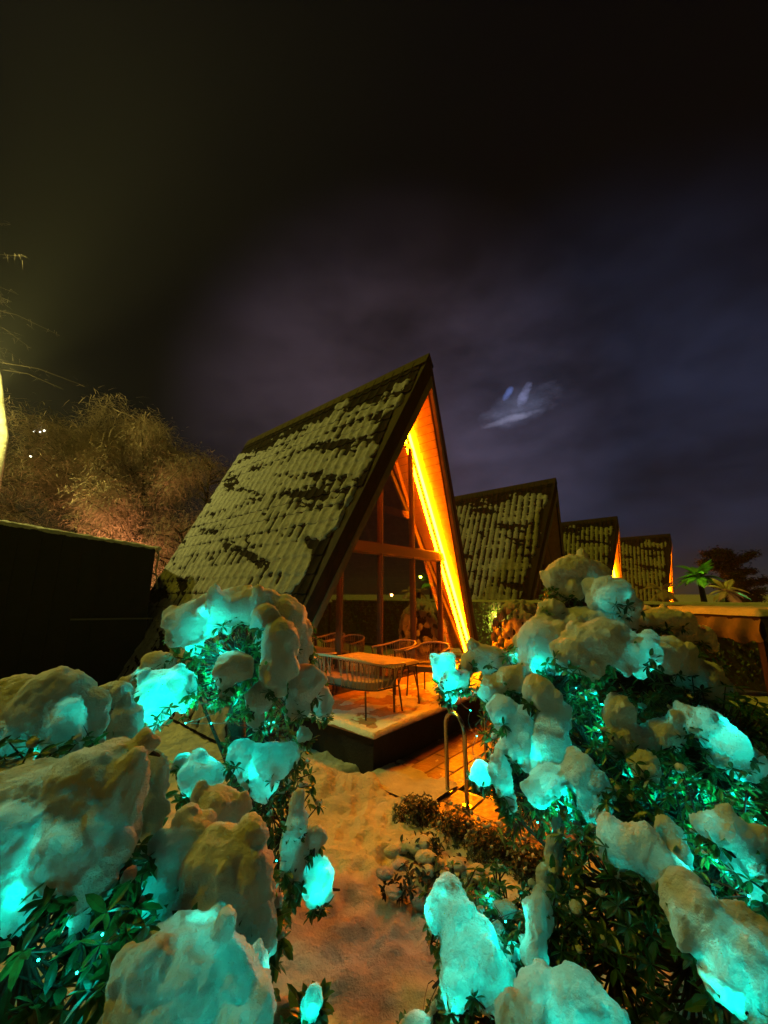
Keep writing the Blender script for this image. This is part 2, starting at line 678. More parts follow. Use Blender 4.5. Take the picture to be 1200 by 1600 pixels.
# ------------------------------------------------------------------ cabins
HB, HO = 3.07, 3.35          # half width of the facade and of the roof, at floor level
RIDGE, APEX = 7.28, 6.70     # outside ridge, inside apex
LEN = 6.7
RAKE = .91


def clip_poly(poly, a, b, c):
    """keep a*x+b*z<=c"""
    out = []
    for i in range(len(poly)):
        p, q = poly[i], poly[(i + 1) % len(poly)]
        dp, dq = a * p[0] + b * p[1] - c, a * q[0] + b * q[1] - c
        if dp <= 0:
            out.append(p)
        if dp * dq < 0:
            t = dp / (dp - dq)
            out.append((p[0] + t * (q[0] - p[0]), p[1] + t * (q[1] - p[1])))
    return out


def inset(poly, d):
    """inset a convex ccw polygon"""
    n = len(poly)
    res = poly
    for i in range(n):
        p, q = poly[i], poly[(i + 1) % n]
        ex, ez = q[0] - p[0], q[1] - p[1]
        L = math.hypot(ex, ez)
        if L < 1e-6:
            continue
        nx, nz = ez / L, -ex / L          # outward for ccw
        res = clip_poly(res, nx, nz, nx * p[0] + nz * p[1] - d)
    return res


SL = math.hypot(HO * RIDGE / (RIDGE - DECK), RIDGE)      # slope length down to the ground
HG = HO * RIDGE / (RIDGE - DECK)


def front_y(z):
    return -RAKE * max(0.0, (z - DECK)) / (RIDGE - DECK) - .04


def tile_mesh(w, l):
    """one pantile: x across, y down the slope, z out"""
    n = 7
    vs, fs = [], []
    prof = [(i / (n - 1) * w, .030 * (.5 - .5 * math.cos(2 * PI * min(1, i / (n - 1) / .62))) if i / (n - 1) < .62 else -.004 * math.sin(PI * (i / (n - 1) - .62) / .38)) for i in range(n)]
    for (yy, zz) in ((0, .0), (l * 1.02, .022), (l * 1.02, .002)):
        for x, z in prof:
            vs.append((x, yy, z + zz))
    for j in range(2):
        for i in range(n - 1):
            a = j * n + i
            fs.append((a, a + 1, a + n + 1, a + n))
    return vs, fs


def tile_surface(u, v, w, l):
    fx = (u / w) % 1.0
    fy = (v / l) % 1.0
    wave = np.where(fx < .62, .030 * (.5 - .5 * np.cos(2 * PI * np.minimum(1, fx / .62))), -.004)
    return wave + .022 * fy


def slope_matrix(side):
    """frame on the outer roof plane: x along -y..+y (u, from the rear to the front), y down the slope, z outward"""
    down = Vector((side * HG, 0, -RIDGE)).normalized()
    if side < 0:
        ux = Vector((0, -1, 0))
    else:
        ux = Vector((0, 1, 0))
    nz = ux.cross(down)
    if nz.z < 0:
        nz = -nz
    M = Matrix(((ux.x, down.x, nz.x, 0), (ux.y, down.y, nz.y, 0), (ux.z, down.z, nz.z, RIDGE), (0, 0, 0, 1)))
    return M, down, nz


def cabin(label, q, r, led, detail, seed, floor=True):
    base = qr(q, r)
    T = thing('a_frame_cabin', label, 'cabin', base, YAW, 'row of a-frame cabins')
    # --- roof panels
    for side in (-1, 1):
        k = MB()
        yf_t, yf_b = front_y(RIDGE), front_y(0)
        o_t, o_b = (0.0, RIDGE), (side * HG, 0.0)
        hi_b = HB * (APEX) / (APEX - DECK)
        i_t, i_b = (0.0, APEX), (side * hi_b, 0.0)
        a = [(o_t[0], yf_t, o_t[1]), (o_b[0], yf_b, o_b[1]), (i_b[0], yf_b, i_b[1]), (i_t[0], yf_t + .0, i_t[1])]
        b = [(x, LEN, z) for x, _, z in a]
        k.hexa(a, b)
        rp = k.obj('roof', M_DWOOD, T)
        M, down, nz = slope_matrix(side)
        w, l = .30, .36
        # u is measured from the rear edge towards the front on the left slope, from the front on the right one
        U = LEN + RAKE
        tvs, tfs = tile_mesh(w, l)
        tiles = []
        rows, cols = int(SL / l), int(U / w) + 1
        for jj in range(rows):
            v0 = jj * l + .06
            z = RIDGE - (v0 + l * .5) * RIDGE / SL
            yf = front_y(z)
            for ii in range(cols):
                if side < 0:
                    u0 = ii * w           # at local y = LEN - u
                    yy = LEN - u0 - w
                    if yy < yf + .03:
                        continue
                    M4 = M @ Matrix.Translation((-LEN + u0, v0, .012))
                else:
                    yy = LEN - ii * w - w
                    if yy < yf + .03:
                        continue
                    M4 = M @ Matrix.Translation((yy, v0, .012))
                tiles.append(M4)
        camd = []
        singles = 0
        if detail and side < 0:
            W = Matrix.Translation(base) @ Matrix.Rotation(YAW, 4, 'Z')
            camd = sorted(range(len(tiles)), key=lambda i: ((W @ tiles[i]).translation - cam.location).length)
            singles = 300
            tme = MB().add(tvs, tfs).mesh('roof_tile', M_TILE)
            for i in camd[:singles]:
                o = link('roof_tile', tme, rp)
                Mx = tiles[i] @ Matrix.Rotation(random.uniform(-.012, .012), 4, 'Z')
                o.matrix_local = Mx
            rest = [tiles[i] for i in camd[singles:]]
        else:
            rest = tiles
        tv = np.array(tvs)
        tf = np.array(tfs)
        V, F = [], []
        for n_, M4 in enumerate(rest):
            A = np.array(M4)
            V.append(tv @ A[:3, :3].T + A[:3, 3])
            F.append(tf + n_ * len(tv))
        if V:
            np_mesh('tile_covering', np.concatenate(V), np.concatenate(F), M_TILE, rp, smooth=False, kind='stuff')
        # --- snow lying on the tiles
        if True:
            cell = .026 if detail and side < 0 else (.04 if side < 0 else .09)
            us = np.arange(0, U, cell)
            vs_ = np.arange(.05, SL - .02, cell)
            UU, VV = np.meshgrid(us, vs_, indexing='ij')
            ulen = UU                              # distance from the rear
            zz = RIDGE - VV * RIDGE / SL
            yfr = -RAKE * np.maximum(0, zz - DECK) / (RIDGE - DECK) - .04
            dfront = (LEN - ulen) - yfr            # distance behind the raked front edge
            sf = tile_surface(ulen, VV - .06, .30, .36) + .012
            big = fbm(ulen * .55 + VV * .10 + 3, VV * 1.1 - ulen * .22, 0, 4, seed + 1)
            streak = fbm(ulen * .42 - 7, VV * 2.0 - ulen * .5, 0, 4, seed + 5, .6)
            fine = fbm(ulen * 4, VV * 4, 0, 3, seed + 9, .6)
            col = np.floor(ulen / .30)
            row = np.floor((VV - .06) / .36)
            rnd = pnoise(col * .91 + .37, row * 1.37 + .21, 0, seed + 13)
            fy = ((VV - .06) / .36) % 1.0
            fx = (ulen / .30) % 1.0
            lap = np.exp(-(((fy - .97 + (fy < .4)) / .12) ** 2)) * np.exp(-((fx - .80) / .22) ** 2)
            groove = np.exp(-((fx - .80) / .13) ** 2)
            th = .048 + .165 * streak + .08 * big + .050 * fine + .02 * rnd
            hole = np.clip(.45 + 1.9 * fbm(ulen * .8 + 5, VV * .9, 0, 3, seed + 31), 0, 1.25)
            run = np.exp(-(((fx - .80 + .06 * rnd) / .13) ** 2)) * np.clip(.35 + 2.2 * pnoise(col * .83 + .2, VV * 1.9, 0, seed + 33), 0, 1)
            th = th - .085 * lap * np.maximum(.3, hole) * (.8 + 1.5 * rnd) - .085 * run * hole - (.012 if detail else .075) * groove
            top = 1 - sstep(.35, 1.0, VV + .45 * fbm(ulen * 1.1, VV * 1.5, 0, 3, seed + 20) * 2)
            th = th - .16 * top
            lobes = .14 + .34 * fbm(zz * .9 + 9, ulen * .2, 0, 3, seed + 22) * 2 + .10 * fine
            th = th - .16 * (1 - sstep(-.10, .12, dfront - np.maximum(.10, lobes)))
            th = np.minimum(th, .020 + .008 * fine)
            if side > 0:
                th = th - .02
            ok = dfront > .02
            H = np.where(th > 0, sf * (.85 if detail else 1.1) + th, -.02)
            H = np.where(ok, H, -.02)
            if side < 0:
                P = np.stack([-LEN + UU, VV, H], -1)
            else:
                P = np.stack([LEN - UU, VV, H], -1)
            A = np.array(M)
            P = P.reshape(-1, 3) @ A[:3, :3].T + A[:3, 3]
            on = (th > 0) & ok
            keep = on[:-1, :-1] | on[1:, :-1] | on[:-1, 1:] | on[1:, 1:]
            allok = ok[:-1, :-1] & ok[1:, :-1] & ok[:-1, 1:] & ok[1:, 1:]
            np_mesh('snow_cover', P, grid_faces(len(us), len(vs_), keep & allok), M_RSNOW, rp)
        # --- fascia (raked) with a lighter inner trim
        k = MB()
        yo = -.035
        a = [(o_t[0], yf_t - .002, o_t[1] + .02), (o_b[0] * 1.005, yf_b - .002, 0), (i_b[0], yf_b - .002, 0), (i_t[0], yf_t - .002, i_t[1])]
        k.hexa([(x, y + yo, z) for x, y, z in a], a)
        k.obj('fascia', M_DWOOD, T)
        k = MB()
        d_in = .10
        ii_t, ii_b = (0.0, APEX - d_in * 2.1), (side * (hi_b - d_in), 0.0)
        a = [(i_t[0], yf_t - .036, i_t[1] + .06), (i_b[0] + side * .02, yf_b - .036, 0), (ii_b[0], yf_b - .036, 0), (ii_t[0], yf_t - .036, ii_t[1])]
        k.hexa([(x, y - .02, z) for x, y, z in a], [(x, y + .05, z) for x, y, z in a])
        k.obj('fascia_trim', M_TRIM, T)
        # --- soffit planks under the overhang
        dn = Vector((side * hi_b, 0, -APEX))
        Ls = dn.length
        dn.normalize()
        inn = Vector((-side * APEX, 0, -hi_b)).normalized()
        npl = 40 if detail else 12
        wd = Ls / npl
        for t_ in range(npl):
            s0, s1 = t_ * wd + .004, (t_ + 1) * wd - .004
            p0, p1 = Vector((0, 0, APEX)) + dn * s0, Vector((0, 0, APEX)) + dn * s1
            if p1.z < DECK:
                continue
            off = inn * .018
            y0, y1 = front_y(p0.z) + .02, front_y(p1.z) + .02
            if side < 0 and not detail:
                pass
            a = [Vector((p0.x, y0, p0.z)), Vector((p1.x, y1, p1.z)), Vector((p1.x, y1, p1.z)) + off, Vector((p0.x, y0, p0.z)) + off]
            b = [Vector((v.x, LEN - .12 if detail else .10, v.z)) for v in a]
            MB().hexa(a, b).obj('soffit_plank', M_SOFF, T)
    # ridge cap
    MB().hexa([(-.16, -RAKE - .06, RIDGE - .22), (0, -RAKE - .06, RIDGE + .07), (.16, -RAKE - .06, RIDGE - .22), (0, -RAKE - .06, RIDGE + .03)],
              [(-.16, LEN + .02, RIDGE - .22), (0, LEN + .02, RIDGE + .07), (.16, LEN + .02, RIDGE - .22), (0, LEN + .02, RIDGE + .03)]).obj('ridge_cap', M_DWOOD, T)
    # --- floor and back wall
    MB().box(-HB - .02, HB + .02, .06, LEN - .05, .0, DECK).obj('floor', M_CONC, T)
    bw = MB()
    hb0 = HB * APEX / (APEX - DECK)
    tri = [(-hb0, LEN - .10, .0), (hb0, LEN - .10, .0), (0, LEN - .10, APEX)]
    bw.hexa(tri, [(x, y + .06, z) for x, y, z in tri])
    bw.obj('back_wall', M_INT, T)
    if detail:
        for yy in (.55, 2.2, 3.9, 5.5):
            for sd_ in (-1, 1):
                a_ = Vector((sd_ * .12, yy, APEX - .30))
                b_ = Vector((sd_ * (hb0 - .16), yy, .1))
                MB().beam(a_, b_, .09, .18, up=(sd_ * 1.0, 0, .4)).obj('rafter', M_SOFF, T)
            MB().box(-1.25, 1.25, yy - .04, yy + .04, 3.9, 4.08).obj('tie_beam', M_SOFF, T)
    # --- facade
    lines = [(1.0, HB / (APEX - DECK), HB * APEX / (APEX - DECK)), (-1.0, HB / (APEX - DECK), HB * APEX / (APEX - DECK))]
    mx_ = [-1.644, -.548, .548, 1.644]
    tz = DECK + 2.55
    fr = lambda x0, x1, z0, z1: [(x0, z0), (x1, z0), (x1, z1), (x0, z1)]
    cells = []
    xe = [-HB, *mx_, HB]
    for i in range(5):
        cells.append(fr(xe[i], xe[i + 1], DECK, tz - .09))
    for (a, b, z0, z1) in ((-1.9, -.548, tz + .09, 7), (-.548, .548, tz + .09, DECK + 5.1), (.548, 1.9, tz + .09, 7), (-.6, .6, DECK + 5.1, 7)):
        cells.append(fr(a, b, z0, z1))
    for c in cells:
        for (a, b, cc) in lines:
            c = clip_poly(c, a, b, cc)
        if len(c) < 3:
            continue
        inn_ = inset(c, .034)
        if len(inn_) < 3:
            continue
        win = MB()
        n = len(c)
        if len(inn_) == n:
            # ring
            for i in range(n):
                p, q_, pi, qi = c[i], c[(i + 1) % n], inn_[i], inn_[(i + 1) % n]
                win.hexa([(p[0], -.03, p[1]), (q_[0], -.03, q_[1]), (qi[0], -.03, qi[1]), (pi[0], -.03, pi[1])],
                         [(p[0], .05, p[1]), (q_[0], .05, q_[1]), (qi[0], .05, qi[1]), (pi[0], .05, pi[1])])
        wo = win.obj('window', M_FRAME, T)
        g = MB()
        g.add([(x, .012, z) for x, z in inset(c, .026)], [tuple(range(len(inset(c, .026))))])
        g.obj('pane', M_GLASS, wo)
    MB().box(-HB * (APEX - tz) / (APEX - DECK) + .0, HB * (APEX - tz) / (APEX - DECK), -.075, .06, tz - .09, tz + .09).obj('transom', M_FRAME, T)
    for x in mx_:
        zt = APEX - abs(x) * (APEX - DECK) / HB - .05
        MB().box(x - .020, x + .020, -.055, .06, DECK, min(tz - .09, zt)).obj('mullion', M_FRAME, T)
        if abs(x) < 1:
            MB().box(x - .020, x + .020, -.055, .06, tz + .09, zt - .02).obj('mullion', M_FRAME, T)
    MB().box(-HB, HB, -.09, -.0, DECK - .01, DECK + .035).obj('threshold', M_TRIM, T)
    # --- LED strip where the right soffit meets the facade
    if led:
        k = MB()
        d = Vector((HB, 0, -(APEX - DECK))).normalized()
        inn = Vector((-(APEX), 0, -hb0)).normalized()
        p0 = Vector((0, -.065, APEX)) + d * .35 + inn * .050
        p1 = Vector((HB, -.065, DECK)) - d * .05 + inn * .050
        k.beam(p0, p1, .052 if detail else .12, .032 if detail else .08, up=inn)
        k.obj('led_strip', M_LED if detail else M_LED2, T)
        k = MB()
        k.beam(p0 - inn * .038, p1 - inn * .038, .12, .018, up=inn)
        k.obj('led_channel', M_FRAME, T)
    return T


cabin('nearest a-frame cabin with snowy tiled roof and orange lit glass gable', 6.48, FAC, True, True, 11)
cabin('unlit a-frame cabin right behind the nearest one, with a dark gable', 18.2, 5.25 + .91, False, False, 47)
cabin('third a-frame cabin in the row, orange strip glowing behind the snow capped bush', 30.4, 4.95 + .91, True, False, 83)
cabin('farthest a-frame cabin in the row, behind the green lit palm', 42.6, 3.0 + .91, True, False, 120)

# ---- deck in front of the first cabin
deck = local_empty('deck', 'structure')
MB().box(DECK_Q0 + .03, 10.9, PAVE_R + .03, FAC - .0, -.2, DECK - .045).obj('plinth', M_CONC, deck)
slabs(DECK_Q0, 10.9, PAVE_R, FAC - .09, .60, .30, M_SLAB, deck, DECK, name='deck_slab', th=.045)
# snow lying on the deck
xs = np.arange(DECK_Q0 - .025, 10.9, .025)
ys = np.arange(PAVE_R - .025, FAC - .1, .025)
X, Y = np.meshgrid(xs, ys, indexing='ij')
ed = np.minimum(Y - PAVE_R, X - DECK_Q0) + .03
th = -.001 + .045 * np.exp(-ed / .20) + .055 * fbm(X * 2.2, Y * 2.2, 0, 4, 71, .6)
th = th - .03 * sstep(.55, .1, FAC - Y)
th = np.minimum(th, .05)
H = DECK + np.where(th > 0.0, .004 + th, -.01) + .006 * fbm(X * 14, Y * 14, 0, 3, 75) - .07 * sstep(.022, .0, ed)
on = th > 0.0
keep = on[:-1, :-1] | on[1:, :-1] | on[:-1, 1:] | on[1:, 1:]
np_mesh('deck_snow', np.stack([X, Y, H], -1).reshape(-1, 3), grid_faces(len(xs), len(ys), keep), M_DSNOW, deck)
# thin snow crust on the pool walkway
xs = np.arange(PAVE_Q, 11.9, .03)
ys = np.arange(POOL[3] + .03, PAVE_R - .03, .03)
X, Y = np.meshgrid(xs, ys, indexing='ij')
th = -.012 + .05 * fbm(X * 3.3, Y * 3.3, 0, 4, 91, .65) + .05 * sstep(PAVE_Q + .9, PAVE_Q + .2, X)
H = .02 + np.where(th > 0, np.minimum(th, .025) + .004, -.01)
on = th > 0
keep = on[:-1, :-1] | on[1:, :-1] | on[:-1, 1:] | on[1:, 1:]
np_mesh('snow_crust', np.stack([X, Y, H], -1).reshape(-1, 3), grid_faces(len(xs), len(ys), keep), M_GSNOW, ter)


# ------------------------------------------------------------------ deck furniture
def snow_blob(name, balls, parent=None, vox=.02, disp=.02, dscale=.12, m=None, fine=.006, knobs=0):
    """balls: (x,y,z,rx,ry,rz) ellipsoids melted into one lump of snow"""
    me = bpy.data.meshes.new(name)
    bm = bmesh.new()
    if knobs:
        extra = []
        for (x, y, z, rx, ry, rz) in balls:
            for _ in range(knobs):
                d = Vector((random.gauss(0, 1), random.gauss(0, .8), random.gauss(-.35, .8))).normalized()
                k_ = random.uniform(.22, .46)
                m_ = (rx + ry + rz) / 3 * k_
                extra.append((x + d.x * rx * .9, y + d.y * ry * .9, z + d.z * rz * .9, m_ * random.uniform(.8, 1.2), m_, m_ * random.uniform(1.0, 1.7)))
        balls = list(balls) + extra
    for (x, y, z, rx, ry, rz) in balls:
        Mx = Matrix.Translation((x, y, z)) @ Matrix.Rotation(random.uniform(-.4, .4), 4, 'Z') @ Matrix.Diagonal((rx, ry, rz, 1))
        bmesh.ops.create_icosphere(bm, subdivisions=2, radius=1, matrix=Mx)
    bm.to_mesh(me)
    bm.free()
    me.materials.append(m or M_SNOW)
    o = link(name, me, parent)
    md = o.modifiers.new('remesh', 'REMESH')
    md.mode = 'VOXEL'
    md.voxel_size = vox
    md.use_smooth_shade = True
    sm = o.modifiers.new('smooth', 'SMOOTH')
    sm.iterations = 6
    sm.factor = .6
    for nm, sc, st in (('lumps', dscale * .85, disp * .95), ('clods', dscale * .34, disp * .20), ('grain', dscale * .13, fine * 1.8)):
        key = '%s %.3f' % (nm, sc)
        tx = bpy.data.textures.get(key)
        if tx is None:
            tx = bpy.data.textures.new(key, 'CLOUDS')
            tx.noise_scale = sc
            tx.noise_depth = 3
            tx.noise_type = 'SOFT_NOISE'
        dm = o.modifiers.new(nm, 'DISPLACE')
        dm.texture = tx
        dm.texture_coords = 'GLOBAL'
        dm.strength = st * 2.4
        dm.mid_level = .5
    return o


def rope_seat(label, cat, w, d, rim, seat, nrope, loc, rz, name, group=None, cross=False):
    """tub seat woven of rope; faces local +y"""
    T = thing(name, label, cat, loc, rz, group)

    def U(t, ww, dd, z0, z1):
        # t in -1..1 around the back, ends at the front of the arms
        a = t * PI / 2 * 1.02
        x = math.copysign(abs(math.sin(a)) ** .62, a) * ww / 2
        y = -math.copysign(abs(math.cos(a)) ** .70, math.cos(a)) * dd * .62
        if abs(t) > .72:
            y += (abs(t) - .72) / .28 * dd * .38
        return Vector((x, y, z0 + (z1 - z0) * (math.cos(t * PI / 2)) ** 1.2))
    ts = [-1 + 2 * i / 40 for i in range(41)]
    top = [U(t, w, d, rim - .10, rim) for t in ts]
    MB().tube(top, .016, 8).obj('rim', M_RIM, T, True)
    bot = [U(t, w * .88, d * .80, seat - .06, seat - .06) for t in ts]
    MB().tube(bot, .012, 6).obj('seat_ring', M_LEG, T, True)
    for i in range(nrope):
        t = -.97 + 1.94 * i / (nrope - 1)
        dt = (.035 if i % 2 else -.035) if cross else random.uniform(-.006, .006)
        a, b = U(t, w, d, rim - .10, rim), U(max(-1, min(1, t + dt)), w * .88, d * .80, seat - .06, seat - .06)
        mid = (a + b) / 2 + Vector((a.x * .05, -.02, -.02))
        MB().tube([a, mid, b], .0085, 5).obj('rope', M_ROPE, T, True)
    # seat cushion
    k = MB()
    n = 24
    ring = [U(-1 + 2 * i / n, w * .84, d * .76, 0, 0) for i in range(n + 1)]
    lo = [(p.x, p.y, seat - .05) for p in ring]
    hi = [(p.x * .97, p.y * .97, seat + .03) for p in ring]
    k.hexa(lo, hi)
    k.obj('seat', M_CUSH, T)
    fy = bot[0].y
    for sx in (-1, 1):
        MB().tube([(sx * w * .44, fy, seat - .02), (sx * w * .47, fy + .03, 0)], .013, 6).obj('leg', M_LEG, T, True)
        MB().tube([(sx * w * .34, -d * .44, seat - .06), (sx * w * .40, -d * .56, 0)], .013, 6).obj('leg', M_LEG, T, True)
        MB().tube([(sx * w * .44, fy, seat - .04), top[0 if sx < 0 else -1]], .013, 6).obj('arm_post', M_LEG, T, True)
    return T


LZ = DECK + .008
# local +y of a seat that faces +q is world QV: rotate by YAW - 90 deg
sofa = rope_seat('long rope-woven sofa with its back to the camera beside the snow topped table', 'sofa', 1.50, .68, .75, .40, 54,
                 qr(4.42, 4.42, LZ), YAW - PI / 2, 'rope_sofa', cross=True)
ch = rope_seat('rope armchair at the right end of the table, nearest the deck edge', 'chair', .62, .60, .80, .44, 26,
               qr(5.68, 3.93, LZ), YAW + PI / 2 + .15, 'rope_armchair', 'rope armchairs on the deck')
ch2 = rope_seat('rope armchair behind the table, nearer to the glass front', 'chair', .62, .60, .80, .44, 26,
                qr(5.60, 4.62, LZ), YAW + PI / 2 - .15, 'rope_armchair', 'rope armchairs on the deck')
for c_, lb in ((ch, 1), (ch2, 2)):
    pts = []
    for i in range(9):
        a = -1.2 + 2.4 * i / 8
        pts.append((math.sin(a) * .2, -.12 - .12 * math.cos(a) + .14, .49, .09, .09, .022))
    snow_blob('snow_cap', pts, c_, .014, .01, .06, m=M_GSNOW, fine=.004)
T = thing('garden_table', 'low table on the deck under an even layer of snow', 'table', qr(4.83, 4.42, LZ), YAW)
MB().box(-.27, .34, -.66, .66, .570, .595).obj('tabletop', M_LEG, T)
for sx in (-1, 1):
    for sy in (-1, 1):
        MB().tube([(.035 + sx * .28, sy * .62, .57), (.035 + sx * .30, sy * .655, 0)], .014, 6).obj('leg', M_LEG, T, True)
xs = np.linspace(-.29, .36, 40)
ys = np.linspace(-.68, .68, 72)
X, Y = np.meshgrid(xs, ys, indexing='ij')
ex = np.minimum(1, np.minimum(.325 - abs(X - .035), .68 - abs(Y)) / .05)
H = .590 + .045 * np.sqrt(np.clip(ex, 0, 1)) + .010 * fbm(X * 8, Y * 8, 0, 3, 5) * ex
np_mesh('snow_layer', np.stack([X, Y, H], -1).reshape(-1, 3), grid_faces(40, 72), M_GSNOW, T)

# ------------------------------------------------------------------ pool ladder
def hoop(parent, oq):
    pts = []
    h = .82
    a, b = qr(3.88 + oq, 2.48), qr(3.74 + oq, 2.17)
    for i in range(6):
        pts.append(a + Vector((0, 0, (h - .17) * i / 5)))
    for i in range(1, 12):
        th = PI * i / 12
        c = (a + b) / 2
        half = (b - a) / 2
        pts.append(c - half * math.cos(th) + Vector((0, 0, h - .17 + .17 * math.sin(th))))
    for i in range(6):
        pts.append(b + Vector((0, 0, (h - .17) * (1 - i / 5))))
    MB().tube(pts, .021, 10).obj('rail', M_STEEL, parent, True)
    for p in (a, b):
        MB().tube([p + Vector((0, 0, .02)), p + Vector((0, 0, .035))], .05, 14).obj('flange', M_STEEL, parent)


T = thing('pool_handrail', 'curved steel pool handrail standing between the hedge and the water', 'handrail')
hoop(T, 0)
hoop(T, .9)

# ------------------------------------------------------------------ garden wall with lamp, row-side
T = thing('garden_wall', 'ivy-grown wall topped with snow running behind the deck to the right', 'wall', (0, 0, 0), YAW)
MB().box(12.0, 12.25, -9, 22, 0, 1.80).obj('wall_body', M_WALL, T)
xs = np.linspace(11.94, 12.31, 12)
ys = np.arange(-9, 22, .06)
X, Y = np.meshgrid(xs, ys, indexing='ij')
ex = np.clip(np.minimum(X - 11.94, 12.31 - X) / .08, 0, 1)
H = 1.79 + .07 * np.sqrt(ex) + .02 * fbm(X * 3, Y * 3, 0, 3, 3) * ex
np_mesh('snow_cap', np.stack([X, Y, H], -1).reshape(-1, 3), grid_faces(12, len(ys)), M_GSNOW, T)


def leaf_shape(L=1.0, W=.32):
    vs = [(0, 0, 0), (.22, .35, .03), (.5, .5, .05), (.8, .34, .03), (1, 0, -.04), (.8, -.34, .03), (.5, -.5, .05), (.22, -.35, .03), (.5, 0, -.01)]
    vs = [(x * L, y * W, z * L) for x, y, z in vs]
    fs = [(0, 8, 2, 1), (8, 4, 3, 2), (0, 7, 6, 8), (8, 6, 5, 4)]
    return np.array(vs), np.array(fs)


def leaf_cloud(name, mats, m, parent, kind='stuff', L=1.0, W=.32):
    v, f = leaf_shape(L, W)
    V, F = [], []
    for n_, A in enumerate(mats):
        A = np.array(A)
        V.append(v @ A[:3, :3].T + A[:3, 3])
        F.append(f + n_ * len(v))
    return np_mesh(name, np.concatenate(V), np.concatenate(F), m, parent, smooth=False, kind=kind)


def orient(p, d, roll, s):
    d = Vector(d).normalized()
    q_ = d.to_track_quat('X', 'Z')
    return Matrix.Translation(p) @ q_.to_matrix().to_4x4() @ Matrix.Rotation(roll, 4, 'X') @ Matrix.Scale(s, 4)


mats_ = []
for (rc, n) in ((5.6, 900), (8, 500), (-2.2, 1500), (1, 900), (3, 700)):
    for _ in range(n):
        r_ = random.gauss(rc, .9)
        z_ = random.uniform(.15, 1.8)
        mats_.append(orient((11.97, r_, z_), (-.4, random.gauss(0, .5), -.8), random.uniform(-1, 1), random.uniform(.05, .09)))
leaf_cloud('ivy', mats_, mat('ivy_leaf', (.06, .10, .02), .45, var=.4, vscale=9), T, W=.7)


def wall_lamp(label, q, r, z, power, col, m):
    T = thing('wall_lamp', label, 'lamp', qr(q, r, z), YAW, 'lamps on the garden wall')
    MB().box(-.10, -.02, -.05, .05, -.09, .09).obj('lamp_body', M_DWOOD, T)
    MB().box(-.095, -.025, -.045, .045, -.094, -.090).box(-.095, -.025, -.045, .045, .090, .094).obj('diffuser', m, T)
    point_light('light', (-.16, 0, .16), power, col, .03, T)
    point_light('light', (-.16, 0, -.16), power, col, .03, T)
    return T


wall_lamp('small yellow-green wall lamp shining up and down the ivy wall', 12.0, 5.6, 1.25, 24, (1, .90, .12), M_LAMPY)

# ------------------------------------------------------------------ shrubs
LEAF_V, LEAF_F = leaf_shape(1, .38)
LEAF_ME = bpy.data.meshes.new('leaf')
LEAF_ME.from_pydata([tuple(v) for v in LEAF_V], [], [tuple(int(i) for i in f) for f in LEAF_F])
LEAF_ME.materials.append(M_LEAF)


SNOWS = []


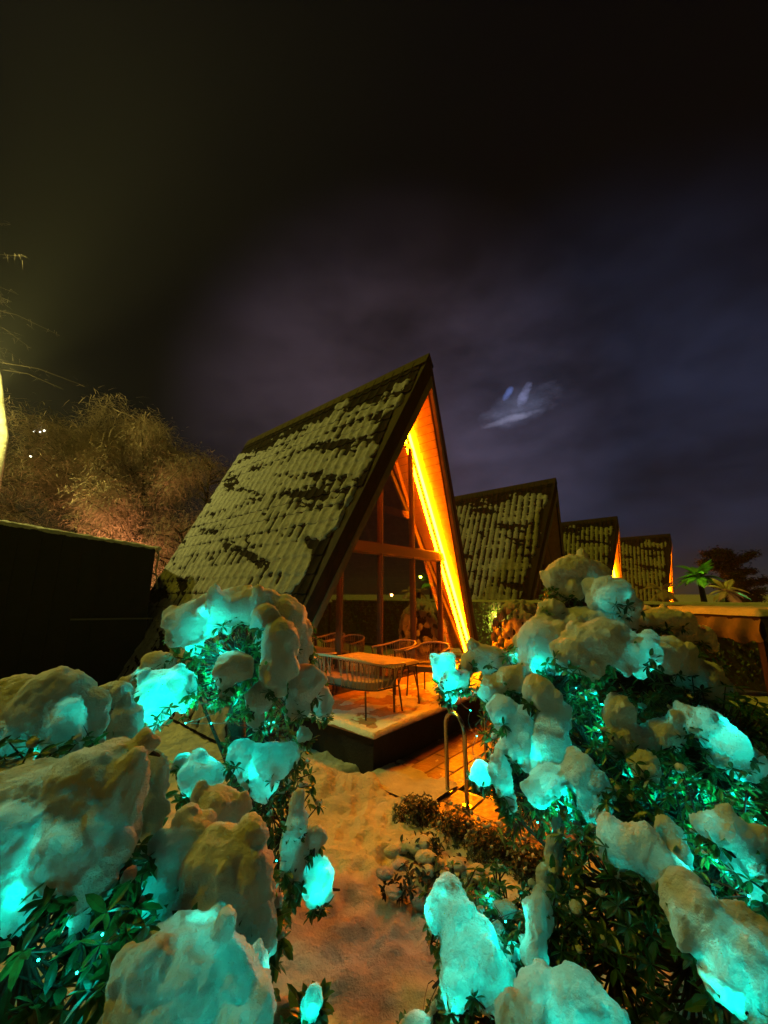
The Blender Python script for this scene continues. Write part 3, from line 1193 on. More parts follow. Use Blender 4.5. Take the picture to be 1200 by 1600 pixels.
def shrub(name, label, base, lobes, nwhorl, leaf_len, nsingle=60, snow=None, vox=.014, disp=.022, group=None,
          leafmat=None, stems=True, dscale=.12, shell=.55, stemrad=.02, perw=(5, 8), snow_m=None, dollops=.20, clumps=False, sprigs=6):
    """base: foot of the shrub; lobes: ellipsoids of foliage (c, r3); snow: list of groups of ellipsoids"""
    T = thing(name, label, 'shrub', base, 0, group)
    B = Vector(base)
    wh = []
    vol = [l[1][0] * l[1][1] * l[1][2] for l in lobes]
    tot = sum(vol)
    tips = []
    for (c, r), v in zip(lobes, vol):
        n = max(3, int(nwhorl * v / tot))
        for _ in range(n):
            d = Vector((random.gauss(0, 1), random.gauss(0, 1), random.gauss(0, 1))).normalized()
            s = shell + (1 - shell) * random.random()
            p = Vector(c) + Vector((d.x * r[0], d.y * r[1], d.z * r[2])) * s
            tips.append((p, Vector(c), d))
    if snow_m is None:
        # sprigs that stick out from under and through the snow
        for g in (snow or []):
            for (x, y, z, rx, ry, rz) in g:
                for _ in range(sprigs):
                    d = Vector((random.gauss(0, 1), random.gauss(-.2, 1), random.gauss(-1.3, .35))).normalized()
                    tips.append((Vector((x + d.x * rx * 1.04, y + d.y * ry * 1.04, z + d.z * rz * 1.04)), Vector((x, y, z - rz * .3)), d))
    leaves = []
    sm = MB()
    stem_from = {}
    lobe_c = [Vector(l[0]) for l in lobes]
    for (p, c, d) in tips:
        ax = (d + Vector((0, 0, .35))).normalized()
        n = random.randint(*perw)
        a0 = random.random() * 6.28
        u = ax.orthogonal().normalized()
        w_ = ax.cross(u)
        for k in range(n):
            th = a0 + 6.283 * k / n + random.gauss(0, .2)
            out = u * math.cos(th) + w_ * math.sin(th)
            dirn = out + ax * random.uniform(-.15, .75) + Vector((0, 0, -.30))
            leaves.append(orient(p - B, dirn, random.gauss(0, .5), leaf_len * random.uniform(.65, 1.15)))
        if stems:
            key = tuple(round(x, 2) for x in c)
            mid = (p + c) / 2 + Vector((random.gauss(0, .03), random.gauss(0, .03), -.03))
            sm.tube([c - B, mid - B, p - B], [stemrad * .35, stemrad * .28, stemrad * .14], 4, False)
            if any((c - lc).length < 1e-6 for lc in lobe_c):
                stem_from[key] = c
    if stems:
        for c in stem_from.values():
            c1 = B + (c - B) * .5 + Vector((random.gauss(0, .06), random.gauss(0, .06), -.02))
            sm.tube([Vector((random.gauss(0, .008), random.gauss(0, .008), -.1)), c1 - B, c - B], [stemrad, stemrad * .8, stemrad * .4], 6, False)
        sm.obj('branches', M_BARK, T, True)
    lm = leafmat or M_LEAF
    order = sorted(range(len(leaves)), key=lambda i: (leaves[i].translation + B - cam.location).length)
    if nsingle and lm is M_LEAF:
        for i in order[:nsingle]:
            o = link('leaf', LEAF_ME, T)
            o.matrix_local = leaves[i]
    else:
        nsingle = 0
    leaf_cloud('foliage', [leaves[i] for i in order[nsingle:]], lm, T, W=.38)
    for g in (snow or []):
        SNOWS.extend(g)
        so = snow_blob('snow_cap', [(x - B.x, y - B.y, z - B.z, rx, ry, rz) for (x, y, z, rx, ry, rz) in g], T, vox, disp, dscale, m=snow_m, knobs=(6 if snow_m is None else 0), fine=.004)
        if clumps:
            so['kind'] = 'stuff'
            so.name = 'snow_clumps'
    if dollops:
        dl = []
        for (p, c, d) in tips:
            if d.z > -.1 and random.random() < dollops:
                s_ = random.uniform(.012, .027)
                dl.append((p.x - B.x, p.y - B.y, p.z - B.z + .012, s_ * random.uniform(.8, 1.4), s_ * random.uniform(.8, 1.4), s_ * random.uniform(.45, .9)))
        if dl:
            o = snow_blob('snow_bits', dl, T, vox * .8, .012, .06, m=snow_m, fine=.003)
            o['kind'] = 'stuff'
    return T


def E(x, y, rx, ry, Y, rd=None, dz=0.0):
    """ellipsoid of snow seen at x,y with half-sizes rx,ry (surveyed), Y metres away"""
    p = at(x, y, Y)
    k = Y / (600 * CP + (y - 800) * SP)
    a, b = rx * k, ry * k * 1.02
    return (p.x, p.y, p.z + dz, a, rd if rd else max(.55 * a, min(a, b)), b)


def LB(x, y, rx, ry, Y, rd=None):
    e = E(x, y, rx, ry, Y, rd)
    return (Vector(e[:3]), (e[3], e[4], e[5]))


def foot(x, Y):
    return Vector((x, Y, float(ground_z(x, Y)) - .02))


KB, KF = 2.0, 5.5
BURY = .034


def into_snow(x, y, bury):
    """first point of the snow along a bearing, a few centimetres below its surface"""
    o = Vector((0, 0, EYE))
    d = (at(x, y, 1.0) - o).normalized()
    best = None
    for (cx, cy, cz, rx, ry, rz) in SNOWS:
        a = Vector((d.x / rx, d.y / ry, d.z / rz))
        b = Vector(((o.x - cx) / rx, (o.y - cy) / ry, (o.z - cz) / rz))
        A_, B_2, C_ = a.dot(a), a.dot(b), b.dot(b) - 1
        disc = B_2 * B_2 - A_ * C_
        if disc > 0:
            t = (-B_2 - math.sqrt(disc)) / A_
            if best is None or t < best[0]:
                best = (t, (-B_2 + math.sqrt(disc)) / A_)
    if best is None:
        return None
    return o + d * (best[0] + min(bury, (best[1] - best[0]) * .5))


def fairy(label, pts, power, parentname='light_string', wires=True):
    """string of tiny cyan lights: wire + bulbs, each bulb carries its own light"""
    new = []
    for p in pts:
        bur = random.choice((.045, .070, .095, .12))
        w = into_snow(p[0], p[1], bur)
        new.append((w if w is not None else at(*p[:3]), w is not None, bur))
    o0 = new[0][0].copy()
    T = thing(parentname, label, 'fairy lights', o0, 0, 'cyan fairy lights in the shrubs')
    ps = [p[0] - o0 for p in new]
    if wires and len(ps) > 1:
        path = []
        for a, b in zip(ps[:-1], ps[1:]):
            for i in range(5):
                t = i / 5
                path.append(a.lerp(b, t) + Vector((0, .16 * math.sin(PI * t), -.05 * math.sin(PI * t))))
        path.append(ps[-1])
        MB().tube(path, .0018, 4, False).obj('wire', M_LEG, T)
    bm = bpy.data.meshes.get('bulb')
    if bm is None:
        bm = bpy.data.meshes.new('bulb')
        b_ = bmesh.new()
        bmesh.ops.create_icosphere(b_, subdivisions=1, radius=.0035)
        b_.to_mesh(bm)
        b_.free()
        bm.materials.append(M_BULB)
    for p, q_, (_, buried, bur) in zip(ps, pts, new):
        o = link('bulb', bm, T)
        o.location = p
        f = q_[3] if len(q_) > 3 else 1.0
        point_light('light', p + Vector((0, -.012, 0)), power * f * (KB * (bur / .034) ** 1.6 if buried else KF), (.0, 1.0, .72), .02, T)
    return T


# --- A: round topiary, centre left (crown about 1.5 m across, three metres away)
A = 3.0
shrub('snowy_shrub', 'tall round shrub left of the path, snow dome on top and cyan light inside', foot(-.86, 3.15),
      [LB(385, 1030, 115, 95, A), LB(300, 1060, 85, 60, A), LB(455, 1060, 52, 66, A), LB(420, 1220, 70, 80, A - .15), LB(450, 1300, 55, 95, A - .25),
       LB(400, 1140, 60, 50, A)],
      620, .062, 140,
      snow=[
          [E(300, 975, 38, 34, A - .25), E(345, 955, 46, 32, A - .2), E(400, 948, 52, 30, A - .15), E(445, 978, 36, 48, A - .1), E(462, 1020, 22, 40, A - .1), E(375, 930, 26, 16, A - .1)],
          [E(365, 1042, 29, 27, A - .42), E(352, 1078, 12, 14, A - .42)],
          [E(438, 1010, 30, 46, A - .36), E(430, 1050, 26, 34, A - .40), E(405, 1090, 22, 24, A - .42), E(415, 965, 24, 22, A - .32)],
          [E(476, 1068, 26, 30, A - .30), E(465, 1100, 18, 22, A - .32), E(505, 1098, 14, 26, A - .15)],
          [E(258, 1080, 44, 34, A - .35), E(240, 1110, 30, 26, A - .35), E(290, 1070, 20, 20, A - .35)],
          [E(248, 1035, 26, 18, A - .1), E(232, 1052, 20, 16, A - .08), E(214, 1068, 22, 18, A - .05)],
          [E(402, 1125, 12, 18, A - .4)],
          [E(475, 1148, 12, 12, A - .3)],
          [E(375, 1178, 20, 24, A - .5), E(418, 1190, 46, 26, A - .5), E(410, 1222, 26, 24, A - .5), E(448, 1180, 20, 22, A - .45)],
          [E(316, 1215, 36, 30, A - .55), E(306, 1240, 24, 20, A - .55), E(290, 1188, 20, 12, A - .5)],
          [E(464, 1268, 14, 34, A - .75), E(458, 1320, 20, 44, A - .75), E(461, 1350, 15, 30, A - .75), E(462, 1375, 10, 30, A - .75)],
          [E(491, 1308, 16, 18, A - .7), E(494, 1378, 23, 34, A - .7)],
      ])
tk = [foot(-.86, 3.15) + Vector((0, 0, -.1)), at(372, 1200, 3.1), at(368, 1120, 3.1), at(385, 1040, 3.0)]
_a = [o for o in C.objects if o.type == 'EMPTY' and o.get('label', '').startswith('tall round shrub')][0]
MB().tube([p_ - _a.location for p_ in tk], [.075, .07, .065, .03], 9).obj('trunk', M_BARK, _a, True)
fairy('cyan lights in the crown of the tall round shrub left of the path',
      [(322, 958, 2.62, 1.0), (338, 990, 2.60, .8), (300, 1010, 2.75, .8), (345, 1020, 2.9, 1.6), (330, 1060, 2.85, 1.8), (255, 1085, 2.50, .8), (240, 1108, 2.52, .9), (275, 1065, 2.55, .6), (225, 1050, 2.75, .5),
       (300, 1100, 2.7, 1.6), (360, 1090, 2.8, 1.4), (290, 1130, 2.6, .8), (330, 1130, 2.7, .8), (420, 1130, 2.8, .5)], .40)
fairy('cyan lights low in the round shrub, between its two lower snow pads',
      [(400, 1200, 2.36, .35), (420, 1225, 2.36, .3), (300, 1245, 2.3, .5), (330, 1190, 2.34, .25), (380, 1180, 2.36, .2), (432, 1345, 2.1, .15), (492, 1395, 2.16, .9), (505, 1370, 2.2, .4), (465, 1300, 2.14, .2)], .30)

# --- B: near shrub, left edge
B_ = 1.55
shrub('snowy_shrub', 'nearest shrub on the far left under a broad shelf of snow', foot(-1.15, 1.65),
      [LB(60, 1240, 130, 90, 1.75), LB(150, 1450, 130, 110, 1.45), LB(40, 1480, 90, 110, 1.35), LB(60, 1190, 70, 40, 1.95)],
      200, .075, 130, perw=(4, 6),
      snow=[
          [E(30, 1110, 70, 52, 2.0), E(85, 1105, 56, 56, 1.95), E(100, 1150, 30, 56, 1.85), E(10, 1150, 60, 46, 1.9), E(130, 1140, 22, 44, 1.95)],
          [E(50, 1270, 110, 70, 1.55), E(150, 1230, 70, 68, 1.55), E(190, 1190, 34, 30, 1.6), E(100, 1330, 80, 60, 1.45), E(0, 1350, 60, 80, 1.40), E(150, 1330, 40, 70, 1.45),
           E(225, 1160, 18, 20, 1.6), E(190, 1250, 34, 60, 1.5), E(125, 1420, 20, 60, 1.38), E(20, 1230, 90, 36, 1.7)],
          [E(238, 1215, 22, 44, 1.85), E(232, 1280, 22, 50, 1.8), E(218, 1330, 12, 24, 1.75)],
          [E(170, 1095, 34, 30, 2.35), E(195, 1130, 26, 34, 2.3), E(185, 1080, 22, 16, 2.35)],
      ], vox=.0105, disp=.026, dscale=.16)
fairy('cyan lights under the broad snow shelf on the far left',
      [(30, 1390, 1.30, .7), (52, 1370, 1.30, .5), (10, 1420, 1.28, .6), (20, 1160, 1.82, .5), (60, 1180, 1.85, .3), (120, 1108, 1.86, .22), (126, 1125, 1.85, .2), (110, 1440, 1.36, .25), (60, 1340, 1.38, .4),
       (222, 1375, 1.6, .4), (60, 1500, 1.3, .4), (120, 1520, 1.3, .35), (160, 1460, 1.35, .3)], .085)

# --- C: big pillow shrub, lower left
shrub('snowy_shrub', 'low shrub beside the path carrying two huge pillows of snow, lower left', foot(-.62, 1.45),
      [LB(330, 1440, 105, 90, 1.55), LB(240, 1540, 120, 80, 1.35), LB(400, 1470, 50, 90, 1.6), LB(190, 1400, 60, 60, 1.6)],
      180, .075, 120, perw=(4, 6),
      snow=[
          [E(340, 1275, 42, 40, 1.8), E(370, 1290, 18, 36, 1.8), E(300, 1290, 30, 30, 1.8)],
          [E(290, 1350, 50, 60, 1.60), E(345, 1360, 58, 62, 1.55), E(385, 1400, 46, 60, 1.52), E(330, 1430, 70, 56, 1.50), E(275, 1420, 44, 60, 1.55), E(410, 1450, 24, 44, 1.52), E(300, 1310, 36, 26, 1.65)],
          [E(290, 1520, 92, 70, 1.32), E(230, 1570, 66, 60, 1.28), E(350, 1550, 56, 74, 1.32), E(300, 1600, 110, 50, 1.27), E(400, 1520, 18, 50, 1.4)],
      ], vox=.0095, disp=.024, dscale=.15)
fairy('cyan lights in the low shrub with two pillows of snow',
      [(270, 1400, 1.40, .35), (310, 1450, 1.37, .5), (250, 1370, 1.45, .3), (330, 1470, 1.37, .4), (420, 1480, 1.42, .6), (410, 1510, 1.40, .3), (230, 1590, 1.16, .5), (300, 1600, 1.15, .4), (370, 1585, 1.2, .4), (230, 1410, 1.45, .5), (215, 1440, 1.42, .4)], .075)
# --- small tuft bottom
shrub('snowy_shrub', 'small tuft poking through the snow at the bottom edge, beside the path', foot(-.35, 1.65),
      [LB(455, 1610, 50, 40, 1.7)], 16, .07, 20, stems=True,
      snow=[[E(445, 1590, 34, 22, 1.7), E(420, 1605, 26, 20, 1.68)], [E(490, 1558, 14, 22, 1.65), E(480, 1580, 14, 20, 1.64)]], vox=.01, disp=.01)
fairy('cyan lights in the small tuft at the bottom edge', [(488, 1568, 1.63, 1), (478, 1590, 1.61, .7)], .05)

# --- D: the big rhododendron on the right
D_ = 2.9
snowD = [
    [E(900, 893, 46, 26, 3.0), E(868, 905, 20, 26, 3.0), E(928, 900, 26, 24, 3.05), E(890, 915, 26, 22, 2.95)],
    [E(955, 928, 34, 28, 2.75), E(980, 945, 22, 18, 2.75)],
    [E(862, 950, 20, 15, 2.9), E(925, 968, 58, 20, 2.85), E(890, 975, 26, 18, 2.85), E(850, 980, 26, 20, 2.85), E(845, 1005, 36, 38, 2.75), E(830, 1035, 22, 24, 2.75)],
    [E(900, 1020, 34, 30, 2.45), E(945, 1000, 50, 32, 2.42), E(985, 1018, 44, 30, 2.4), E(1030, 1018, 40, 26, 2.5), E(925, 1035, 20, 24, 2.4), E(1060, 1030, 30, 26, 2.6), E(1100, 1060, 30, 30, 2.6), E(1125, 1100, 24, 30, 2.6)],
    [E(1030, 968, 50, 18, 2.9), E(1075, 992, 44, 16, 2.95)],
    [E(757, 1028, 34, 20, 2.85), E(790, 1035, 24, 14, 2.85), E(735, 1030, 16, 14, 2.85)],
    [E(694, 1040, 20, 20, 2.75), E(700, 1060, 18, 20, 2.72), E(703, 1085, 12, 14, 2.72), E(720, 1062, 16, 16, 2.75)],
    [E(800, 1062, 26, 22, 2.65), E(770, 1078, 22, 20, 2.65), E(822, 1050, 14, 14, 2.65)],
    [E(842, 1080, 28, 24, 2.45), E(862, 1112, 26, 30, 2.42), E(860, 1150, 28, 36, 2.38), E(850, 1185, 22, 30, 2.36)],
    [E(785, 1112, 24, 26, 2.5), E(808, 1128, 34, 26, 2.48), E(812, 1160, 28, 30, 2.46), E(790, 1175, 18, 20, 2.48)],
    [E(862, 1218, 34, 22, 2.2), E(905, 1205, 26, 30, 2.15), E(925, 1240, 30, 40, 2.12), E(840, 1235, 20, 24, 2.2), E(945, 1275, 16, 24, 2.12)],
    [E(785, 1212, 16, 32, 2.4), E(752, 1210, 16, 18, 2.45), E(795, 1245, 12, 24, 2.4)],
    [E(968, 1118, 24, 34, 2.3), E(975, 1155, 26, 30, 2.28), E(1010, 1160, 24, 20, 2.26), E(1040, 1142, 30, 20, 2.24), E(1080, 1125, 34, 22, 2.2), E(1110, 1140, 30, 30, 2.15), E(1135, 1165, 30, 34, 2.1), E(1165, 1190, 26, 30, 2.1)],
    [E(1008, 1196, 20, 24, 2.15)],
    [E(955, 1300, 18, 30, 1.65), E(975, 1310, 34, 26, 1.62), E(960, 1340, 20, 34, 1.62), E(1010, 1330, 32, 34, 1.58), E(1040, 1370, 34, 34, 1.55), E(1025, 1385, 14, 36, 1.55)],
    [E(1068, 1405, 34, 36, 1.45), E(1095, 1440, 46, 46, 1.40), E(1130, 1480, 50, 44, 1.36), E(1165, 1520, 50, 44, 1.33), E(1125, 1530, 30, 30, 1.33), E(1185, 1570, 44, 40, 1.3), E(1150, 1440, 40, 26, 1.42), E(1190, 1480, 30, 30, 1.38)],
    [E(1110, 1292, 24, 20, 1.75), E(1140, 1300, 34, 24, 1.72), E(1165, 1340, 24, 36, 1.7), E(1180, 1320, 36, 26, 1.72), E(1185, 1370, 14, 40, 1.68)],
    [E(1045, 1300, 18, 26, 1.9), E(1065, 1340, 16, 24, 1.85)],
    [E(865, 1340, 12, 36, 2.1), E(858, 1385, 18, 34, 2.05), E(872, 1300, 10, 26, 2.15)],
]
shrub('snowy_shrub', 'largest shrub, right of the pool rail, heaped with snow over cyan lights', foot(1.75, 2.35),
      [LB(900, 945, 60, 50, 3.05), LB(1000, 1050, 130, 70, 2.85), LB(850, 1080, 120, 80, 2.85), LB(770, 1105, 26, 60, 2.9), LB(810, 1210, 60, 80, 2.6), LB(950, 1190, 120, 100, 2.5),
       LB(1110, 1180, 110, 120, 2.5), LB(1020, 1260, 150, 90, 2.2), LB(1130, 1330, 100, 110, 1.95), LB(960, 1380, 100, 90, 1.95), LB(1080, 1500, 110, 110, 1.6),
       LB(810, 1280, 35, 35, 2.5), LB(960, 1500, 110, 90, 1.9)],
      2100, .062, 300, snow=snowD, vox=.011, disp=.022)
fairy('cyan lights in the top of the largest shrub on the right',
      [(945, 935, 2.5, .35), (945, 955, 2.5, .35), (978, 930, 2.55, .2), (925, 905, 2.78, .15), (1015, 1040, 2.2, .6), (1000, 1020, 2.2, .2), (845, 1030, 2.5, .5), (835, 1045, 2.5, .4), (800, 1025, 2.65, .5),
       (900, 1075, 2.6, .6), (940, 1100, 2.5, .8), (935, 1140, 2.4, .8), (1140, 1150, 1.9, .7), (1125, 1130, 1.95, .4)], .22)
fairy('cyan lights at the left tip of the largest shrub, by the deck',
      [(690, 1040, 2.48, .9), (700, 1065, 2.50, .9), (703, 1085, 2.55, .6), (682, 1060, 2.6, .5), (720, 1080, 2.6, .6), (735, 1110, 2.7, .5), (745, 1150, 2.7, .4), (750, 1205, 2.3, .6)], .30)
fairy('cyan lights around the middle snow pads of the largest shrub',
      [(782, 1120, 2.3, .35), (830, 1150, 2.3, .6), (840, 1175, 2.28, .7), (815, 1180, 2.3, .4), (860, 1235, 2.0, .8), (885, 1235, 1.98, .7), (845, 1250, 2.0, .6), (900, 1230, 1.98, .4), (930, 1270, 2.0, .2), (785, 1225, 2.28, .4), (870, 1265, 2.2, .9), (840, 1285, 2.3, .7)], .20)
fairy('cyan lights in the dark leaves on the right side of the largest shrub',
      [(1050, 1230, 2.2, 1.2), (1100, 1250, 2.1, 1.2), (1150, 1240, 2.1, 1.0), (1010, 1240, 2.2, .8), (1085, 1300, 1.95, .7), (1120, 1345, 1.8, 1.0), (1180, 1280, 1.9, .8), (985, 1200, 2.25, .5), (1060, 1350, 1.75, .5), (1170, 1400, 1.6, .8), (1110, 1285, 1.6, .25)], .22)
fairy('cyan lights under the long drooping arm of snow at the lower right',
      [(965, 1335, 1.50, .2), (955, 1300, 1.52, .15), (1090, 1490, 1.20, .5), (1120, 1520, 1.16, .7), (1150, 1550, 1.14, .8), (1175, 1585, 1.12, .8), (1140, 1535, 1.15, .4), (1195, 1520, 1.2, .4), (1160, 1355, 1.52, .3), (1185, 1400, 1.5, .35), (1110, 1510, 1.17, .4)], .095)

# --- E: low shrub bottom centre-right
shrub('snowy_shrub', 'low bright cyan shrub at the right edge of the path, bottom of the view', foot(.42, 1.85),
      [LB(730, 1450, 75, 80, 1.95), LB(790, 1440, 60, 75, 2.0), LB(860, 1500, 80, 90, 1.8), LB(780, 1550, 120, 60, 1.75), LB(740, 1400, 40, 40, 2.1)],
      300, .045, 130,
      snow=[
          [E(705, 1400, 26, 24, 1.85), E(682, 1425, 20, 30, 1.82), E(715, 1440, 34, 40, 1.8), E(735, 1480, 44, 40, 1.75), E(755, 1515, 44, 36, 1.72), E(715, 1540, 30, 26, 1.7), E(770, 1550, 36, 26, 1.68), E(705, 1500, 16, 34, 1.74)],
          [E(845, 1430, 20, 30, 1.75), E(838, 1480, 20, 40, 1.7), E(850, 1520, 18, 24, 1.68)],
          [E(850, 1560, 44, 34, 1.5), E(900, 1570, 50, 44, 1.48), E(940, 1600, 40, 30, 1.46), E(830, 1600, 50, 34, 1.46)],
          [E(660, 1596, 28, 14, 1.7), E(680, 1570, 8, 14, 1.7), E(640, 1606, 16, 12, 1.7)],
          [E(790, 1420, 16, 12, 1.9), E(770, 1400, 12, 10, 1.95)], [E(800, 1490, 14, 14, 1.8)], [E(775, 1455, 14, 12, 1.85)],
      ], vox=.011, disp=.020, dscale=.11)
fairy('cyan lights all through the low bright shrub at the right edge of the path',
      [(668, 1420, 1.66, .7), (690, 1395, 1.72, .4), (720, 1440, 1.55, .7), (745, 1480, 1.52, .9), (720, 1520, 1.52, .8), (770, 1530, 1.48, .8), (760, 1400, 1.8, .8), (790, 1440, 1.75, .9), (800, 1480, 1.65, .8), (840, 1500, 1.55, .4),
       (850, 1570, 1.32, .8), (900, 1590, 1.3, .6), (870, 1600, 1.3, .8), (700, 1560, 1.55, .7), (660, 1590, 1.55, .5), (820, 1420, 1.75, .5), (935, 1595, 1.35, .4)], .085)

# --- hedge of small bushes between path and pool
HB_SPECS = [
    ('first little hedge bush from the deck, dark with snow clumps', 655, 1290, 46, 42, 3.95),
    ('second little hedge bush from the deck, in front of the rail foot', 715, 1320, 48, 52, 3.65),
    ('third little hedge bush from the deck, dark and low', 770, 1345, 46, 50, 3.35),
    ('last little hedge bush, half hidden behind the low cyan shrub', 835, 1370, 44, 46, 3.1),
]
for (lb, x, y, rx, ry, Y) in HB_SPECS:
    e = E(x, y, rx, ry, Y)
    blobs = []
    for _ in range(26):
        a = random.random() * 6.28
        el = random.uniform(.35, 1.0)
        cr = math.sqrt(max(0, 1 - el * el))
        s = random.uniform(.010, .021)
        blobs.append((e[0] + e[3] * cr * math.cos(a), e[1] + e[4] * cr * math.sin(a), e[2] + e[5] * el, s, s, s * random.uniform(.7, 1.3)))
    f_ = foot(e[0], e[1])
    shrub('hedge_bush', lb, f_, [(Vector(e[:3]), (e[3], e[4], e[5])), (Vector((e[0], e[1], (e[2] + f_.z) / 2)), (e[3] * .8, e[4] * .8, (e[2] - f_.z) * .6))], 420, .036, 0,
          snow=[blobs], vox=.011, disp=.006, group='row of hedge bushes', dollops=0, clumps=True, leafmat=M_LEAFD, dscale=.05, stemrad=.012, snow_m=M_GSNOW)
# snow-covered ground plants before the hedge
for (lb, x, y, Y, n) in (('snow buried rosette plant on the path side of the hedge, nearest the deck', 660, 1340, 3.35, 7),
                         ('snow buried rosette plant at the hedge foot, in the middle', 705, 1365, 3.05, 7),
                         ('snow buried rosette plant closest to the low cyan shrub', 640, 1395, 2.85, 5)):
    p = at(x, y, Y)
    z0 = float(ground_z(p.x, p.y))
    balls = [(p.x + random.gauss(0, .12), p.y + random.gauss(0, .10), z0 + random.uniform(.03, .12), random.uniform(.05, .09), random.uniform(.05, .08), random.uniform(.018, .034)) for _ in range(n)]
    shrub('ground_plant', lb, Vector((p.x, p.y, z0)), [(Vector((p.x, p.y, z0 + .06)), (.18, .15, .07))], 26, .06, 0, snow=[balls], vox=.011, disp=.01,
          leafmat=M_LEAFD, stems=False, dollops=0, clumps=True, snow_m=M_GSNOW, group='snow buried plants by the hedge')

# --- orange-lit snowy shrub at the wall
blobs = []
e = E(815, 1000, 42, 56, 9.6)
for _ in range(300):
    a, el = random.random() * 6.28, random.uniform(-.5, 1)
    cr = math.sqrt(1 - min(1, el * el))
    s = random.uniform(.05, .10)
    blobs.append((e[0] + e[3] * cr * math.cos(a), e[1] + e[4] * cr * math.sin(a), e[2] + e[5] * el, s * .8, s * .8, s * 1.2))
shrub('snowy_shrub', 'orange lit snowy shrub against the ivy wall beside the wall lamp', foot(e[0], e[1]), [(Vector(e[:3]), (e[3] * .95, e[4] * .95, e[5] * .95))], 260, .10, 0,
      snow=[blobs], vox=.02, disp=.008, dscale=.08, leafmat=M_LEAFD, snow_m=M_GSNOW, dollops=0, clumps=True)

T = thing('added_spotlight', 'small added cyan stake light, hidden behind the round shrub, tinting the cabin fascia', 'spotlight', qr(3.20, 4.72, 1.15))  # added lamp, hidden behind the shrub, to throw cyan on the fascia
MB().tube([(0, 0, -1.3), (0, 0, .0)], .012, 6).obj('stake', M_LEG, T)
MB().tube([(0, 0, 0), (.03, .05, .10)], [.035, .045], 10).obj('housing', M_LEG, T)
MB().tube([(.0305, .051, .101), (.032, .053, .106)], .038, 10).obj('lens', M_BULB, T)
point_light('light', (.05, .06, .18), 7, (0, 1, .72), .03, T)

# ------------------------------------------------------------------ canopy day bed at the right
T = thing('canopy_daybed', 'garden canopy at the right edge with snow on its flat roof and a sagging valance', 'canopy', at(1185, 1010, 6.0) * 1, .18)
o = T.location
T.location = (o.x, o.y, float(ground_z(o.x, o.y)))
top_z = at(1185, 958, 6.0).z - T.location.z
xs = np.linspace(-.95, 1.5, 60)
ys = np.linspace(-.8, .8, 40)
X, Y = np.meshgrid(xs, ys, indexing='ij')
ex = np.clip(np.minimum(np.minimum(X + .95, 1.5 - X), .8 - abs(Y)) / .07, 0, 1)
Hs = top_z + .09 * np.sqrt(ex) + .02 * fbm(X * 2, Y * 2, 0, 3, 8)
np_mesh('snow_layer', np.stack([X, Y, Hs], -1).reshape(-1, 3), grid_faces(60, 40), M_GSNOW, T)
MB().box(-.92, 1.47, -.77, .77, top_z - .06, top_z - .002).obj('roof_frame', M_DWOOD, T)
k = MB()
n = 40
for (P0, P1) in (((-.93, -.78), (1.48, -.78)), ((-.93, .78), (-.93, -.78))):
    xs_ = np.linspace(0, 1, n)
    vs, fs = [], []
    for i, t in enumerate(xs_):
        sag = .26 + .05 * abs(math.sin(t * PI * 3)) + .02 * math.sin(t * 40)
        for j in range(5):
            u = j / 4
            bulge = .035 * math.sin(u * PI) + .02 * math.sin(t * 31 + u * 3)
            dx, dy = (0, -1) if P0[1] == P1[1] else (-1, 0)
            vs.append((P0[0] + (P1[0] - P0[0]) * t + dx * bulge, P0[1] + (P1[1] - P0[1]) * t + dy * bulge, top_z - .03 - sag * u))
    for i in range(n - 1):
        for j in range(4):
            a = i * 5 + j
            fs.append((a, a + 5, a + 6, a + 1))
    k.add(vs, fs)
k.obj('valance', M_CLOTH, T, True)
for (x, y) in ((-.88, -.72), (1.42, -.72), (-.88, .72), (1.42, .72)):
    MB().box(x - .035, x + .035, y - .035, y + .035, 0, top_z - .06).obj('post', M_DWOOD, T)
MB().box(-.8, 1.35, -.65, .65, .28, .40).obj('bed_frame', M_DWOOD, T)
MB().box(-.78, 1.33, -.63, .63, .40, .55).obj('mattress', M_CUSH, T)

# ------------------------------------------------------------------ shed, left
T = thing('garden_shed', 'black garden shed on the left with a thin line of snow along its roof edge', 'shed')
a0, a1 = at(-260, 775, 6.6), at(243, 858, 9.3)
g0, g1 = Vector((a0.x, a0.y, -.05)), Vector((a1.x, a1.y, -.05))
dirn = (a1 - a0)
back = Vector((-dirn.y, dirn.x, 0)).normalized() * 3.2
bk = Vector((0, 0, .3))
MB().hexa([g0, g1, g1 + back, g0 + back], [a0, a1, a1 + back, a0 + back]).obj('shed_body', M_SHED, T)
for kx in range(1, 14):
    t = kx / 14
    p = g0.lerp(g1, t)
    q_ = a0.lerp(a1, t)
    off = -back.normalized() * .012
    MB().beam(p + off, q_ + off - Vector((0, 0, .1)), .05, .024, up=back).obj('batten', M_SHED, T)
MB().beam(at(110, 968, 8.2), at(238, 966, 9.2), .05, .03).obj('rail', mat('shed_rail', (.10, .09, .07), .6), T)
k = []
for i in range(70):
    t = i / 69
    p = a0.lerp(a1, t) + back.normalized() * .12
    k.append((p.x, p.y, p.z + .02, .16, .18, .045 + .02 * random.random()))
snow_blob('snow_edge', k, T, .03, .03, .2, m=M_GSNOW)
pend = [a1 + Vector((.02, -.02, .02)), a1 + Vector((.10, 0, -.15)), a1 + Vector((.07, 0, -.5)), a1 + Vector((.16, 0, -.95))]
MB().tube(pend, [.03, .022, .018, .008], 6).obj('drainpipe', mat('snowy_pipe', (.35, .27, .2), .8), T, True)

